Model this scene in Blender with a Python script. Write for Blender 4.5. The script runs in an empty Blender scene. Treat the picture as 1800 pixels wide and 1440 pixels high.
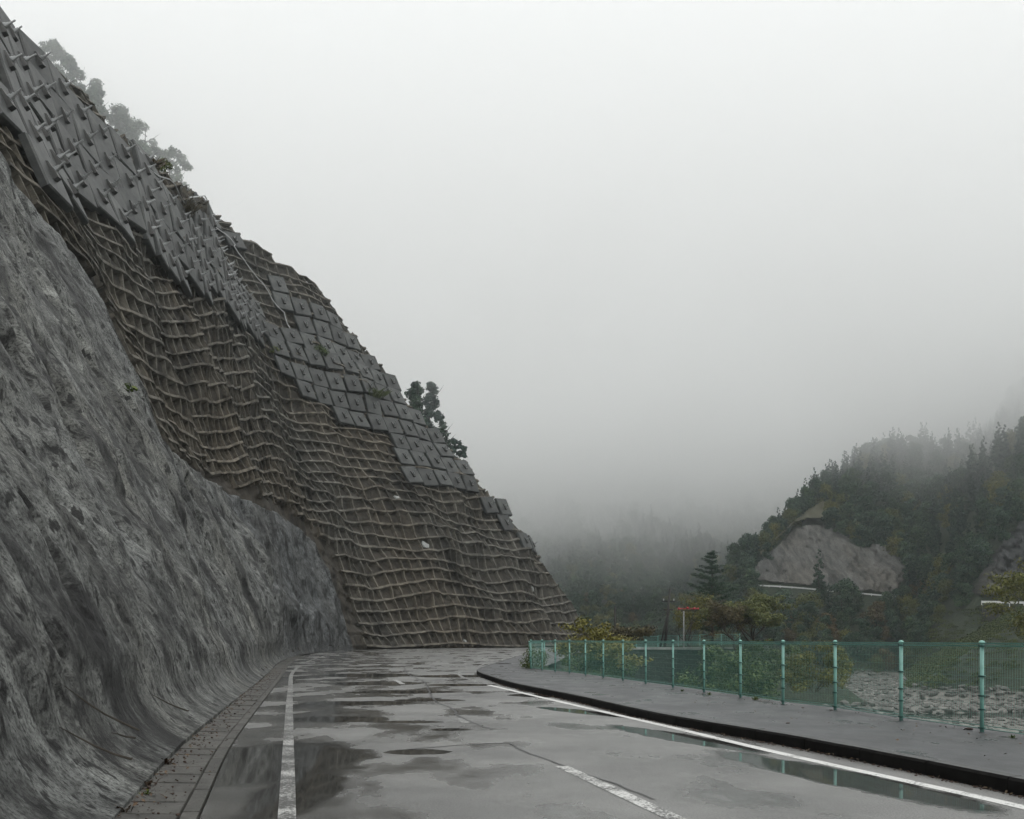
import bpy, math, random
import numpy as np
from mathutils import Vector
from mathutils.geometry import tessellate_polygon

random.seed(7)
rs = np.random.RandomState(11)
R = math.radians
scene = bpy.context.scene
col = scene.collection

# ------------------------------------------------------------------ camera
EYE = 1.383
FPX = 1750.0            # focal length in photograph pixels (photo 1800 px wide)
HOR = 1123.5            # horizon row
cd = bpy.data.cameras.new('camera')
cam = bpy.data.objects.new('camera', cd)
col.objects.link(cam)
cam.location = (0, 0, EYE)
cam.rotation_euler = (R(90), 0, 0)
cd.sensor_width = 36.0
cd.lens = 36.0 * FPX / 1800.0
cd.shift_y = (HOR - 720.0) / 1800.0
cd.clip_start = 0.1
cd.clip_end = 6000
scene.camera = cam

# ------------------------------------------------------------------ world, sun, exposure
SUN_EL, SUN_ROT = R(58), R(150)
w = bpy.data.worlds.new('World')
scene.world = w
w.use_nodes = True
nt = w.node_tree
nt.nodes.clear()
wo = nt.nodes.new('ShaderNodeOutputWorld')
bg = nt.nodes.new('ShaderNodeBackground')
sky = nt.nodes.new('ShaderNodeTexSky')
sky.sky_type = 'NISHITA'
sky.sun_disc = False
sky.sun_elevation = SUN_EL
sky.sun_rotation = SUN_ROT
sky.dust_density = 5.0
hsv = nt.nodes.new('ShaderNodeHueSaturation')
hsv.inputs['Saturation'].default_value = 0.05
hsv.inputs['Value'].default_value = 0.35
over = nt.nodes.new('ShaderNodeMix')          # overcast: a near even white deck over the clear sky
over.data_type = 'RGBA'
over.inputs[0].default_value = 0.93
OVERCAST = 9.6
over.inputs[7].default_value = (OVERCAST * 0.995, OVERCAST, OVERCAST * 0.992, 1)
nt.links.new(sky.outputs[0], hsv.inputs['Color'])
nt.links.new(hsv.outputs[0], over.inputs[6])
# an overcast sky is brighter overhead than at the horizon
tcw = nt.nodes.new('ShaderNodeTexCoord'); spw = nt.nodes.new('ShaderNodeSeparateXYZ'); nt.links.new(tcw.outputs['Generated'], spw.inputs[0])
mrw = nt.nodes.new('ShaderNodeMapRange'); nt.links.new(spw.outputs[2], mrw.inputs['Value'])
mrw.inputs['From Min'].default_value = 0.0; mrw.inputs['From Max'].default_value = 1.0
mrw.inputs['To Min'].default_value = 0.86; mrw.inputs['To Max'].default_value = 1.45
vmw = nt.nodes.new('ShaderNodeVectorMath'); vmw.operation = 'SCALE'
nt.links.new(over.outputs[2], vmw.inputs[0]); nt.links.new(mrw.outputs[0], vmw.inputs['Scale'])
nt.links.new(vmw.outputs[0], bg.inputs['Color'])
bg.inputs['Strength'].default_value = 0.1
nt.links.new(bg.outputs[0], wo.inputs[0])

sd = bpy.data.lights.new('sun', 'SUN')
sd.energy = 0.8
sd.angle = R(28)
sd.color = (1.0, 0.98, 0.95)
sun = bpy.data.objects.new('sun', sd)
col.objects.link(sun)
sun.rotation_euler = (R(90) - SUN_EL, 0, R(180) - SUN_ROT + R(180) - R(180))
sun.location = (30, -30, 200)

vs = scene.view_settings
scene.display_settings.display_device = 'sRGB'
vs.view_transform = 'Standard'
vs.look = 'None'
vs.exposure = 0.10
vs.gamma = 1.0
vs.use_curve_mapping = False
cy = scene.cycles
cy.use_denoising = True
cy.max_bounces = 14
cy.diffuse_bounces = 3
cy.glossy_bounces = 3
cy.transmission_bounces = 2
cy.volume_bounces = 12
cy.transparent_max_bounces = 6
cy.use_adaptive_sampling = True
cy.adaptive_threshold = 0.02
cy.volume_max_steps = 128

# ------------------------------------------------------------------ helpers
def link(o, parent=None):
    col.objects.link(o)
    if parent is not None:
        o.parent = parent
    return o

def tag(o, label=None, cat=None, group=None, kind=None):
    if label: o['label'] = label
    if cat: o['category'] = cat
    if group: o['group'] = group
    if kind: o['kind'] = kind
    return o

def empty(name, loc=(0, 0, 0), rz=0.0):
    o = bpy.data.objects.new(name, None)
    col.objects.link(o)
    o.location = loc
    o.rotation_euler = (0, 0, rz)
    o.empty_display_size = 0.2
    return o

def copy_tree(o, parent=None):
    c = o.copy()
    col.objects.link(c)
    if parent is not None:
        c.parent = parent
    for ch in list(o.children):
        copy_tree(ch, c)
    return c

class MB:
    """collects triangles / quads and builds ONE mesh object"""
    def __init__(s):
        s.v = []; s.f = []
    def add(s, vs_, fs_):
        b = len(s.v)
        s.v.extend([tuple(p) for p in vs_])
        s.f.extend([tuple(b + i for i in f) for f in fs_])
    def box(s, c, size, axes=None):
        c = Vector(c)
        ax = axes or (Vector((1, 0, 0)), Vector((0, 1, 0)), Vector((0, 0, 1)))
        h = [ax[i] * (size[i] * .5) for i in range(3)]
        p = []
        for sz in (-1, 1):
            for sx, sy in ((-1, -1), (1, -1), (1, 1), (-1, 1)):
                p.append(c + h[0] * sx + h[1] * sy + h[2] * sz)
        s.add(p, [(3, 2, 1, 0), (4, 5, 6, 7), (0, 1, 5, 4), (1, 2, 6, 5), (2, 3, 7, 6), (3, 0, 4, 7)])
    def tube(s, pts, rad, n=6, cap=True):
        pts = [Vector(p) for p in pts]
        if not hasattr(rad, '__len__'): rad = [rad] * len(pts)
        vs_ = []; fs_ = []
        up = None
        for i, p in enumerate(pts):
            t = (pts[min(i + 1, len(pts) - 1)] - pts[max(i - 1, 0)])
            t.normalize()
            if up is None:
                up = Vector((0, 0, 1)) if abs(t.z) < .9 else Vector((1, 0, 0))
            a = t.cross(up)
            if a.length < 1e-4: a = t.cross(Vector((0.3, 1, 0.2)))
            a.normalize(); b = t.cross(a); up = -b if False else a.cross(t)
            for k in range(n):
                an = 2 * math.pi * k / n
                vs_.append(p + (a * math.cos(an) + b * math.sin(an)) * rad[i])
        for i in range(len(pts) - 1):
            for k in range(n):
                k2 = (k + 1) % n
                fs_.append((i * n + k, i * n + k2, (i + 1) * n + k2, (i + 1) * n + k))
        if cap:
            fs_.append(tuple(range(n))[::-1])
            fs_.append(tuple((len(pts) - 1) * n + k for k in range(n)))
        s.add(vs_, fs_)
    def build(s, name, m, parent=None, smooth=False):
        me = bpy.data.meshes.new(name)
        me.from_pydata(s.v, [], s.f)
        if m is not None: me.materials.append(m)
        if smooth:
            me.polygons.foreach_set('use_smooth', [True] * len(me.polygons))
        me.update()
        return link(bpy.data.objects.new(name, me), parent)

def np_mesh(name, V, F, m, parent=None, smooth=True, uv=None, attrs=None):
    """fast mesh from numpy: V (n,3), F (m,4) or (m,3)"""
    me = bpy.data.meshes.new(name)
    k = F.shape[1]
    me.vertices.add(len(V)); me.vertices.foreach_set('co', np.ascontiguousarray(V, dtype=np.float32).ravel())
    me.loops.add(F.size); me.loops.foreach_set('vertex_index', np.ascontiguousarray(F, dtype=np.int32).ravel())
    me.polygons.add(len(F))
    me.polygons.foreach_set('loop_start', np.arange(0, F.size, k, dtype=np.int32))
    me.polygons.foreach_set('loop_total', np.full(len(F), k, dtype=np.int32))
    me.polygons.foreach_set('use_smooth', np.full(len(F), smooth))
    if m is not None: me.materials.append(m)
    if uv is not None:
        lay = me.uv_layers.new(name='uv')
        lay.data.foreach_set('uv', np.ascontiguousarray(uv[F.ravel()], dtype=np.float32).ravel())
    if attrs:
        for an, av in attrs.items():
            a = me.attributes.new(an, 'FLOAT', 'POINT')
            a.data.foreach_set('value', np.ascontiguousarray(av, dtype=np.float32).ravel())
    me.update(calc_edges=True)
    return link(bpy.data.objects.new(name, me), parent)

def grid_faces(nu, nv, keep=None):
    i, j = np.meshgrid(np.arange(nu - 1), np.arange(nv - 1), indexing='ij')
    a = i * nv + j
    F = np.stack([a, a + nv, a + nv + 1, a + 1], -1).reshape(-1, 4)
    if keep is not None:
        k = keep.reshape(nu, nv)
        kk = (k[:-1, :-1] & k[1:, :-1] & k[1:, 1:] & k[:-1, 1:]).reshape(-1)
        F = F[kk]
    return F

def compact(V, F, *ex):
    used = np.unique(F)
    mp = np.full(len(V), -1); mp[used] = np.arange(len(used))
    return (V[used], mp[F]) + tuple(e[used] for e in ex)

# value noise, vectorised
def _hash(ix, iy, seed):
    h = (ix.astype(np.int64) * 374761393 + iy.astype(np.int64) * 668265263 + seed * 1442695041) & 0xffffffff
    h = ((h ^ (h >> 13)) * 1274126177) & 0xffffffff
    h = h ^ (h >> 16)
    return (h & 0xffff) / 65535.0
def vnoise(x, y, seed=0):
    x = np.asarray(x, float); y = np.asarray(y, float)
    ix = np.floor(x); iy = np.floor(y)
    fx = x - ix; fy = y - iy
    fx = fx * fx * (3 - 2 * fx); fy = fy * fy * (3 - 2 * fy)
    a = _hash(ix, iy, seed); b = _hash(ix + 1, iy, seed)
    c = _hash(ix, iy + 1, seed); d = _hash(ix + 1, iy + 1, seed)
    return ((a * (1 - fx) + b * fx) * (1 - fy) + (c * (1 - fx) + d * fx) * fy) * 2 - 1
def fbm(x, y, o=4, seed=0, gain=.5):
    s = 0; a = 1; t = 0
    for k in range(o):
        s = s + a * vnoise(x * 2 ** k + 17.3 * k, y * 2 ** k - 9.1 * k, seed + k); t += a; a *= gain
    return s / t
def sstep(a, b, x):
    t = np.clip((x - a) / (b - a), 0, 1)
    return t * t * (3 - 2 * t)

def proj(X, Y, Z):
    """world -> photograph pixel (used only to read positions off the photograph)"""
    return 900 + X * FPX / Y, HOR - (Z - EYE) * FPX / Y
def inpoly(x, y, poly):
    x = np.asarray(x, float); y = np.asarray(y, float)
    c = np.zeros(x.shape, bool)
    n = len(poly)
    for i in range(n):
        x1, y1 = poly[i]; x2, y2 = poly[(i + 1) % n]
        if y1 == y2: continue
        t = (y - y1) / (y2 - y1)
        c ^= ((y1 > y) != (y2 > y)) & (x < x1 + t * (x2 - x1))
    return c

# ------------------------------------------------------------------ materials
def mat(name):
    m = bpy.data.materials.new(name)
    m.use_nodes = True
    return m, m.node_tree, m.node_tree.nodes['Principled BSDF']
def nd(t, kind, **kw):
    n = t.nodes.new(kind)
    for k, v in kw.items():
        if k in ('operation', 'blend_type', 'data_type', 'feature', 'noise_dimensions', 'distance', 'vector_type', 'attribute_name', 'voronoi_dimensions'):
            setattr(n, k, v)
        else:
            n.inputs[k].default_value = v
    return n
def ramp(t, fac, stops):
    r = t.nodes.new('ShaderNodeValToRGB')
    e = r.color_ramp.elements
    while len(e) < len(stops): e.new(0.5)
    for i, (p, c) in enumerate(stops):
        e[i].position = p
        e[i].color = (c, c, c, 1) if not hasattr(c, '__len__') else (c[0], c[1], c[2], 1)
    t.links.new(fac, r.inputs[0])
    return r.outputs[0]
def mapping(t, src, scale=(1, 1, 1), rot=(0, 0, 0)):
    mp = t.nodes.new('ShaderNodeMapping')
    mp.inputs['Scale'].default_value = scale
    mp.inputs['Rotation'].default_value = rot
    t.links.new(src, mp.inputs['Vector'])
    return mp.outputs[0]
def noise(t, vec, scale, detail=6, rough=.6, dist=0.0):
    n = nd(t, 'ShaderNodeTexNoise', Scale=scale, Detail=detail, Roughness=rough, Distortion=dist)
    if vec is not None: t.links.new(vec, n.inputs['Vector'])
    return n.outputs[0]
def mixc(t, fac, a, b, mode='MIX'):
    m = t.nodes.new('ShaderNodeMix'); m.data_type = 'RGBA'; m.blend_type = mode
    for s, v in ((0, fac), (6, a), (7, b)):
        if isinstance(v, bpy.types.NodeSocket): t.links.new(v, m.inputs[s])
        elif s == 0: m.inputs[0].default_value = v
        else: m.inputs[s].default_value = (v[0], v[1], v[2], 1)
    return m.outputs[2]
def mth(t, op, a, b=None, c=None, clamp=False):
    m = t.nodes.new('ShaderNodeMath'); m.operation = op; m.use_clamp = clamp
    for i, v in enumerate((a, b, c)):
        if v is None: continue
        if isinstance(v, bpy.types.NodeSocket): t.links.new(v, m.inputs[i])
        else: m.inputs[i].default_value = v
    return m.outputs[0]
def bump(t, h, strength, dist, bsdf, prev=None):
    b = nd(t, 'ShaderNodeBump', Strength=strength, Distance=dist)
    t.links.new(h, b.inputs['Height'])
    if prev is not None: t.links.new(prev, b.inputs['Normal'])
    t.links.new(b.outputs[0], bsdf.inputs['Normal'])
    return b.outputs[0]
def texco(t, which='Object'):
    return t.nodes.new('ShaderNodeTexCoord').outputs[which]

def simple(name, c, rough=.6, metal=0.0, var=.25, scale=8.0, bmp=0.0):
    m, t, b = mat(name)
    n = noise(t, texco(t), scale)
    lo = [v * (1 - var) for v in c]; hi = [min(1, v * (1 + var)) for v in c]
    t.links.new(ramp(t, n, [(.3, lo), (.7, hi)]), b.inputs['Base Color'])
    b.inputs['Roughness'].default_value = rough
    b.inputs['Metallic'].default_value = metal
    if bmp: bump(t, n, bmp, .02, b)
    return m

def shotcrete_mat(name, light, dark, tint_scale=1.0):
    m, t, b = mat(name)
    uv = texco(t, 'UV')
    st = mapping(t, uv, (1.0, .75, 1))             # streaks run down the fall line
    n1 = noise(t, st, 1.1, 9, .68, .3)
    n2 = noise(t, mapping(t, uv, (4.2, 3.0, 1)), 1.0, 8, .7)
    n3 = noise(t, mapping(t, uv, (.16, .08, 1)), 1.0, 4, .5)
    n4 = noise(t, mapping(t, uv, (15, 12, 1)), 1.0, 5, .7)
    s = mth(t, 'ADD', mth(t, 'MULTIPLY', n1, .45), mth(t, 'MULTIPLY', n2, .35))
    s = mth(t, 'ADD', s, mth(t, 'MULTIPLY', n4, .2))
    c = ramp(t, s, [(.42, dark), (.48, [v * .5 for v in light]), (.535, light), (.62, [v * 1.8 for v in light])])
    warm = mixc(t, ramp(t, n3, [(.42, 0.0), (.66, .35)]), c, mixc(t, 1.0, c, (1.08, .98, .80), 'MULTIPLY'))
    pit = ramp(t, noise(t, mapping(t, uv, (5, 3.0, 1)), 1.0, 3, .6), [(.39, 0.06), (.45, 1.0)])
    spk = ramp(t, noise(t, mapping(t, uv, (24, 17, 1)), 1.0, 4, .75), [(.40, .18), (.475, .9), (.62, 1.25)])
    warm = mixc(t, 1.0, warm, spk, 'MULTIPLY')
    stain = ramp(t, noise(t, mapping(t, uv, (.5, .28, 1)), 1.0, 6, .65, .5), [(.37, .10), (.50, 1.0), (.68, 1.35)])
    t.links.new(mixc(t, 1.0, mixc(t, 1.0, warm, pit, 'MULTIPLY'), stain, 'MULTIPLY'), b.inputs['Base Color'])
    b.inputs['Roughness'].default_value = .62
    b.inputs['Specular IOR Level'].default_value = .4
    p = bump(t, n1, .9, .22, b)
    p = bump(t, n2, .9, .10, b, p)
    bump(t, n4, .8, .03, b, p)
    return m
M_SHOT_A = shotcrete_mat('shotcrete_near', (.146, .153, .146), (.006, .006, .006))
M_SHOT_B = shotcrete_mat('shotcrete_blue', (.095, .102, .104), (.012, .013, .014))

def slope_mat(name, base, dark, rough=.8):
    m, t, b = mat(name)
    uv = texco(t, 'UV'); ob = texco(t)
    n1 = noise(t, mapping(t, uv, (.8, .35, 1)), 1.0, 8, .65, .4)
    n2 = noise(t, ob, 2.6, 8, .7)
    n3 = noise(t, mapping(t, uv, (.07, .05, 1)), 1.0, 3, .5)
    s = mth(t, 'ADD', mth(t, 'MULTIPLY', n1, .6), mth(t, 'MULTIPLY', n2, .4))
    c = ramp(t, s, [(.36, dark), (.47, [v * .62 for v in base]), (.56, base), (.7, [v * 1.3 for v in base])])
    c = mixc(t, ramp(t, n3, [(.42, 0.0), (.6, .6)]), c, mixc(t, 1.0, c, (1.12, .99, .84), 'MULTIPLY'))
    blk = ramp(t, noise(t, mapping(t, uv, (.22, .12, 1)), 1.0, 6, .7, .6), [(.36, .35), (.48, 1.0)])
    t.links.new(mixc(t, 1.0, c, blk, 'MULTIPLY'), b.inputs['Base Color'])
    b.inputs['Roughness'].default_value = rough
    b.inputs['Specular IOR Level'].default_value = .25
    p = bump(t, n1, .7, .3, b)
    bump(t, n2, .7, .15, b, p)
    return m
M_FACE = slope_mat('wet_mortar_face', (.046, .042, .035), (.004, .004, .004))
M_BEAM = slope_mat('frame_concrete', (.140, .134, .116), (.018, .017, .016))

def plate_mat():
    m, t, b = mat('anchor_plate_concrete')
    ob = texco(t)
    oi = t.nodes.new('ShaderNodeObjectInfo')
    n1 = noise(t, mapping(t, ob, (1.4, 1.4, .5)), 1.0, 7, .65)
    n2 = noise(t, ob, 9, 6, .7)
    s = mth(t, 'ADD', mth(t, 'MULTIPLY', n1, .7), mth(t, 'MULTIPLY', n2, .3))
    c = ramp(t, s, [(.36, (.010, .011, .011)), (.48, (.028, .031, .030)), (.62, (.060, .063, .058))])
    v = ramp(t, oi.outputs['Random'], [(0, .6), (1, 1.3)])
    t.links.new(mixc(t, 1.0, c, v, 'MULTIPLY'), b.inputs['Base Color'])
    b.inputs['Roughness'].default_value = .55
    bump(t, n2, .3, .03, b)
    return m
M_PLATE = plate_mat()
M_STEEL = simple('galvanised_steel', (.30, .31, .31), .35, .7, .3, 20)
M_WEDGE = simple('bearing_block', (.030, .030, .028), .5, 0, .3, 10)
M_PIPE = simple('steel_pipe', (.36, .37, .37), .4, .5, .2, 3)

def asphalt_mat():
    m, t, b = mat('wet_asphalt')
    ob = texco(t)
    sep = t.nodes.new('ShaderNodeSeparateXYZ'); t.links.new(ob, sep.inputs[0])
    X, Y = sep.outputs[0], sep.outputs[1]
    wob = noise(t, ob, 1.6, 5, .6)
    wob2 = noise(t, ob, .55, 3, .5)
    def ell(cx, cy, rx, ry, rot=0.0):
        c, s = math.cos(rot), math.sin(rot)
        dx = mth(t, 'SUBTRACT', X, cx); dy = mth(t, 'SUBTRACT', Y, cy)
        a = mth(t, 'DIVIDE', mth(t, 'ADD', mth(t, 'MULTIPLY', dx, c), mth(t, 'MULTIPLY', dy, s)), rx)
        e = mth(t, 'DIVIDE', mth(t, 'SUBTRACT', mth(t, 'MULTIPLY', dy, c), mth(t, 'MULTIPLY', dx, s)), ry)
        return mth(t, 'SQRT', mth(t, 'ADD', mth(t, 'MULTIPLY', a, a), mth(t, 'MULTIPLY', e, e)))
    PUD = [(-2.75, 11.3, 1.25, 2.2, .05), (-1.95, 9.0, .42, 1.7, .0), (-3.0, 17.2, 1.05, .75, .0), (-1.75, 16.6, .75, .28, 0), (-3.3, 21.5, 1.5, .8, .1),
           (-.95, 15.2, .35, .25, 0), (-1.15, 12.2, .45, .35, 0), (-1.9, 22.5, .9, .5, 0), (-2.8, 26.0, 1.6, .9, .1), (-4.2, 31.0, 1.7, 1.3, .1),
           (.55, 24.3, .6, .9, .6), (1.35, 18.9, .34, 1.9, .52), (2.35, 14.0, .38, 2.3, .36), (3.25, 10.0, .45, 2.6, .30), (-1.5, 30.0, 1.2, .9, 0), (-5.5, 38, 2.0, 2.2, .1), (-2.3, 37, 1.4, 1.5, 0)]
    d = None
    for p in PUD:
        e = ell(*p)
        d = e if d is None else mth(t, 'MINIMUM', d, e)
    d = mth(t, 'ADD', d, mth(t, 'MULTIPLY', mth(t, 'SUBTRACT', wob, .5), .75))
    pud = ramp(t, d, [(.78, 1.0), (.86, .8), (1.0, 0.0)])
    # smaller wet hollows everywhere
    hol = noise(t, mapping(t, ob, (.9, .45, 1)), .8, 5, .55)
    lf = nd(t, 'ShaderNodeMapRange'); t.links.new(mth(t, 'ADD', X, mth(t, 'MULTIPLY', Y, .13)), lf.inputs['Value'])
    lf.inputs['From Min'].default_value = 2.6; lf.inputs['From Max'].default_value = -1.0; lf.inputs['To Min'].default_value = -.03; lf.inputs['To Max'].default_value = .085
    hol = mth(t, 'ADD', hol, lf.outputs[0])
    hol2 = ramp(t, hol, [(.50, 0.0), (.575, .6), (.65, .95)])
    wet = mth(t, 'MAXIMUM', pud, hol2)
    grain = noise(t, ob, 55, 3, .8)
    big = noise(t, ob, .35, 4, .6)
    c = ramp(t, mth(t, 'ADD', mth(t, 'MULTIPLY', grain, .65), mth(t, 'MULTIPLY', big, .35)), [(.40, (.024, .024, .023)), (.60, (.200, .198, .188))])
    t.links.new(mixc(t, mth(t, 'MULTIPLY', pud, .7), c, (.018, .018, .016)), b.inputs['Base Color'])
    rr = ramp(t, wob2, [(.30, .26), (.70, .60)])
    t.links.new(mixc(t, wet, rr, (.035, .035, .035)), b.inputs['Roughness'])
    b.inputs['Specular IOR Level'].default_value = 1.0
    b.inputs['IOR'].default_value = 1.58
    bp = nd(t, 'ShaderNodeBump', Distance=.012)
    t.links.new(grain, bp.inputs['Height'])
    t.links.new(mth(t, 'MULTIPLY', mth(t, 'SUBTRACT', 1.0, wet), .6), bp.inputs['Strength'])
    t.links.new(bp.outputs[0], b.inputs['Normal'])
    return m
M_ROAD = asphalt_mat()

def walk_mat():
    m, t, b = mat('pavement_asphalt')
    ob = texco(t)
    g = noise(t, ob, 45, 3, .8); big = noise(t, ob, .7, 5, .6)
    c = ramp(t, mth(t, 'ADD', mth(t, 'MULTIPLY', g, .45), mth(t, 'MULTIPLY', big, .55)), [(.36, (.028, .029, .031)), (.64, (.072, .074, .078))])
    t.links.new(c, b.inputs['Base Color'])
    t.links.new(ramp(t, noise(t, mapping(t, ob, (1, .5, 1)), 1.3, 5, .6), [(.40, .46), (.60, .36), (.68, .08)]), b.inputs['Roughness'])
    b.inputs['Specular IOR Level'].default_value = .4
    bump(t, g, .3, .012, b)
    return m
M_WALK = walk_mat()
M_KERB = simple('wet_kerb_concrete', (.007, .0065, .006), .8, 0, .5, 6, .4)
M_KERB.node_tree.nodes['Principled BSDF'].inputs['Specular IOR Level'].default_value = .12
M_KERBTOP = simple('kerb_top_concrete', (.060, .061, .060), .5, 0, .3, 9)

def paint_mat(name, wear, c=.62):
    m, t, b = mat(name)
    ob = texco(t)
    n = noise(t, ob, 28, 6, .75); n2 = noise(t, ob, 2.2, 3, .5)
    s = mth(t, 'ADD', mth(t, 'MULTIPLY', n, .7), mth(t, 'MULTIPLY', n2, .3))
    k = ramp(t, s, [(wear, 0.0), (wear + .05, 1.0)])
    t.links.new(mixc(t, k, (.06, .06, .057), (c, c, c * .97)), b.inputs['Base Color'])
    b.inputs['Roughness'].default_value = .45
    bump(t, s, .3, .01, b)
    return m
M_LINE_OLD = paint_mat('worn_white_paint', .505, .50)
M_LINE_VOLD = paint_mat('very_worn_white_paint', .475, .60)
M_LINE_NEW = paint_mat('white_paint', .40, .66)

def gutter_mat():
    m, t, b = mat('gutter_concrete')
    ob = texco(t); oi = t.nodes.new('ShaderNodeObjectInfo')
    n = noise(t, ob, 3, 8, .7); n2 = noise(t, ob, 30, 4, .7)
    c = ramp(t, mth(t, 'ADD', mth(t, 'MULTIPLY', n, .6), mth(t, 'MULTIPLY', n2, .4)), [(.38, (.020, .019, .016)), (.5, (.055, .053, .046)), (.64, (.115, .112, .10))])
    t.links.new(mixc(t, 1.0, c, ramp(t, oi.outputs['Random'], [(0, .7), (1, 1.15)]), 'MULTIPLY'), b.inputs['Base Color'])
    b.inputs['Roughness'].default_value = .5
    bump(t, n2, .4, .02, b)
    return m
M_GUT = gutter_mat()

def leaf_mat(name, stops, rough=.55, transl=.25, scale=.6):
    m, t, b = mat(name)
    n = noise(t, texco(t), scale, 4, .6)
    oi = t.nodes.new('ShaderNodeObjectInfo')
    a = t.nodes.new('ShaderNodeAttribute'); a.attribute_name = 'tone'
    s = mth(t, 'ADD', mth(t, 'MULTIPLY', n, .55), mth(t, 'MULTIPLY', a.outputs['Fac'], .45))
    c = ramp(t, s, stops)
    c = mixc(t, 1.0, c, ramp(t, oi.outputs['Random'], [(0, (.70, .80, .74)), (.5, (1, 1, 1)), (1, (1.3, 1.15, .85))]), 'MULTIPLY')
    t.links.new(c, b.inputs['Base Color'])
    b.inputs['Roughness'].default_value = rough
    b.inputs['Specular IOR Level'].default_value = .25
    return m
M_LF_FOREST = leaf_mat('forest_leaves', [(.3, (.010, .032, .023)), (.5, (.026, .064, .040)), (.7, (.065, .115, .052))])
M_LF_CEDAR = leaf_mat('cedar_needles', [(.3, (.007, .025, .020)), (.5, (.016, .044, .033)), (.7, (.034, .074, .048))])
M_LF_OLIVE = leaf_mat('olive_leaves', [(.3, (.035, .048, .014)), (.5, (.080, .095, .026)), (.7, (.14, .145, .036))])
M_LF_RUST = leaf_mat('autumn_leaves', [(.3, (.045, .034, .018)), (.5, (.090, .066, .030)), (.7, (.13, .105, .042))])
M_LF_YELLOW = leaf_mat('yellow_green_leaves', [(.3, (.060, .066, .014)), (.5, (.120, .122, .026)), (.7, (.18, .165, .042))], scale=2.0)
M_LF_BUSH = leaf_mat('bush_leaves', [(.3, (.024, .042, .012)), (.5, (.062, .092, .026)), (.7, (.12, .150, .042))], scale=2.0)
M_LF_FRESH = leaf_mat('fresh_weed', [(.3, (.06, .09, .02)), (.6, (.13, .18, .04))], scale=6)
M_LF_DRY = leaf_mat('dry_leaves', [(.3, (.030, .018, .010)), (.5, (.075, .042, .022)), (.7, (.13, .085, .05))], scale=6)
M_BARK = simple('bark', (.045, .038, .030), .85, 0, .4, 6, .5)
M_BARK_PALE = simple('pale_bark', (.12, .11, .095), .8, 0, .4, 6, .4)
M_POLE = simple('weathered_pole', (.024, .023, .021), .8, 0, .3, 4)
M_WHITE = simple('white_metal', (.62, .63, .62), .5, 0, .08, 3)
M_RED = simple('red_horn', (.36, .022, .028), .4, 0, .15, 3)
M_MINT = simple('mint_green_paint', (.20, .41, .36), .38, 0, .12, 14)
M_MINT_W = simple('mint_green_wire', (.16, .36, .31), .4, 0, .15, 14)
M_MINT_D = simple('dark_clamp', (.045, .12, .105), .5, 0, .2, 14)
M_RETAIN = slope_mat('retaining_wall_concrete', (.055, .060, .055), (.014, .018, .015))
M_CAP = simple('pale_concrete', (.26, .27, .26), .6, 0, .3, 2)
M_TERR = None

# ------------------------------------------------------------------ cliff surface
def crspline(P, n):
    """Catmull-Rom resampled by arc length (dense)"""
    P = np.array(P, float)
    Q = np.vstack([2 * P[0] - P[1], P, 2 * P[-1] - P[-2]])
    out = []
    for i in range(1, len(Q) - 2):
        a, b, c, d = Q[i - 1], Q[i], Q[i + 1], Q[i + 2]
        # centripetal-ish: finite differences on chord length
        t = np.linspace(0, 1, n, endpoint=False)[:, None]
        l0 = np.linalg.norm(b[:2] - a[:2]); l1 = np.linalg.norm(c[:2] - b[:2]); l2 = np.linalg.norm(d[:2] - c[:2])
        m1 = (c - b) / l1 * .5 + (b - a) / l0 * .5
        m2 = (d - c) / l2 * .5 + (c - b) / l1 * .5
        m1 = m1 * l1; m2 = m2 * l1
        out.append((2 * t ** 3 - 3 * t ** 2 + 1) * b + (t ** 3 - 2 * t ** 2 + t) * m1 + (-2 * t ** 3 + 3 * t ** 2) * c + (t ** 3 - t ** 2) * m2)
    out.append(P[-1:])
    return np.vstack(out)

# foot of the slope: X, Y, upslope direction (x, y), cot low, cot high, flare
KN = [(-0.9, -8, -.97, -.22, .55, .60, 1),
      (-1.05, -3, -.97, -.22, .55, .60, 1),
      (-1.75, 2, -.97, -.22, .55, .60, 1),
      (-3.06, 7.65, -.97, -.22, .56, .60, 1),
      (-4.15, 12.3, -.97, -.22, .56, .60, 1),
      (-5.27, 17.7, -.98, -.20, .56, .60, 1),
      (-7.35, 28, -.99, -.12, .53, .57, 1),
      (-10.0, 41, -1.0, 0, .42, .47, .9),
      (-12.6, 53.7, -.99, .12, .35, .41, .7),
      (-14.6, 66, -.96, .25, .30, .36, .5),
      (-15.8, 76, -.93, .36, .27, .34, .3),
      (-16.0, 85, -.89, .44, .27, .37, .1),
      (-15.0, 94, -.86, .50, .32, .46, 0),
      (-11.5, 101, -.85, .52, .42, .60, 0),
      (-7.3, 107, -.84, .54, .42, .60, 0),
      (1.35, 118, -.84, .54, .42, .60, 0),
      (8.2, 127.5, -.92, .38, .42, .60, 0),
      (10.3, 136, -.98, .10, .40, .60, 0),
      (9.5, 146, -.96, -.25, .40, .60, 0),
      (4.0, 158, -.85, -.5, .40, .60, 0)]
def zg(Y):
    """the road climbs a little towards the bend"""
    return .38 * sstep(35, 100, Y)
def lift(o):
    me_ = o.data; n_ = len(me_.vertices); co = np.zeros(n_ * 3, np.float32)
    me_.vertices.foreach_get('co', co); co = co.reshape(-1, 3); co[:, 2] += zg(co[:, 1])
    me_.vertices.foreach_set('co', co.ravel()); me_.update()
    return o
DENSE = crspline(KN, 60)
_seg = np.r_[0, np.cumsum(np.linalg.norm(np.diff(DENSE[:, :2], axis=0), axis=1))]
ULEN = _seg[-1]
def base(u):
    return [np.interp(u, _seg, DENSE[:, k]) for k in range(7)]
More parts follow.
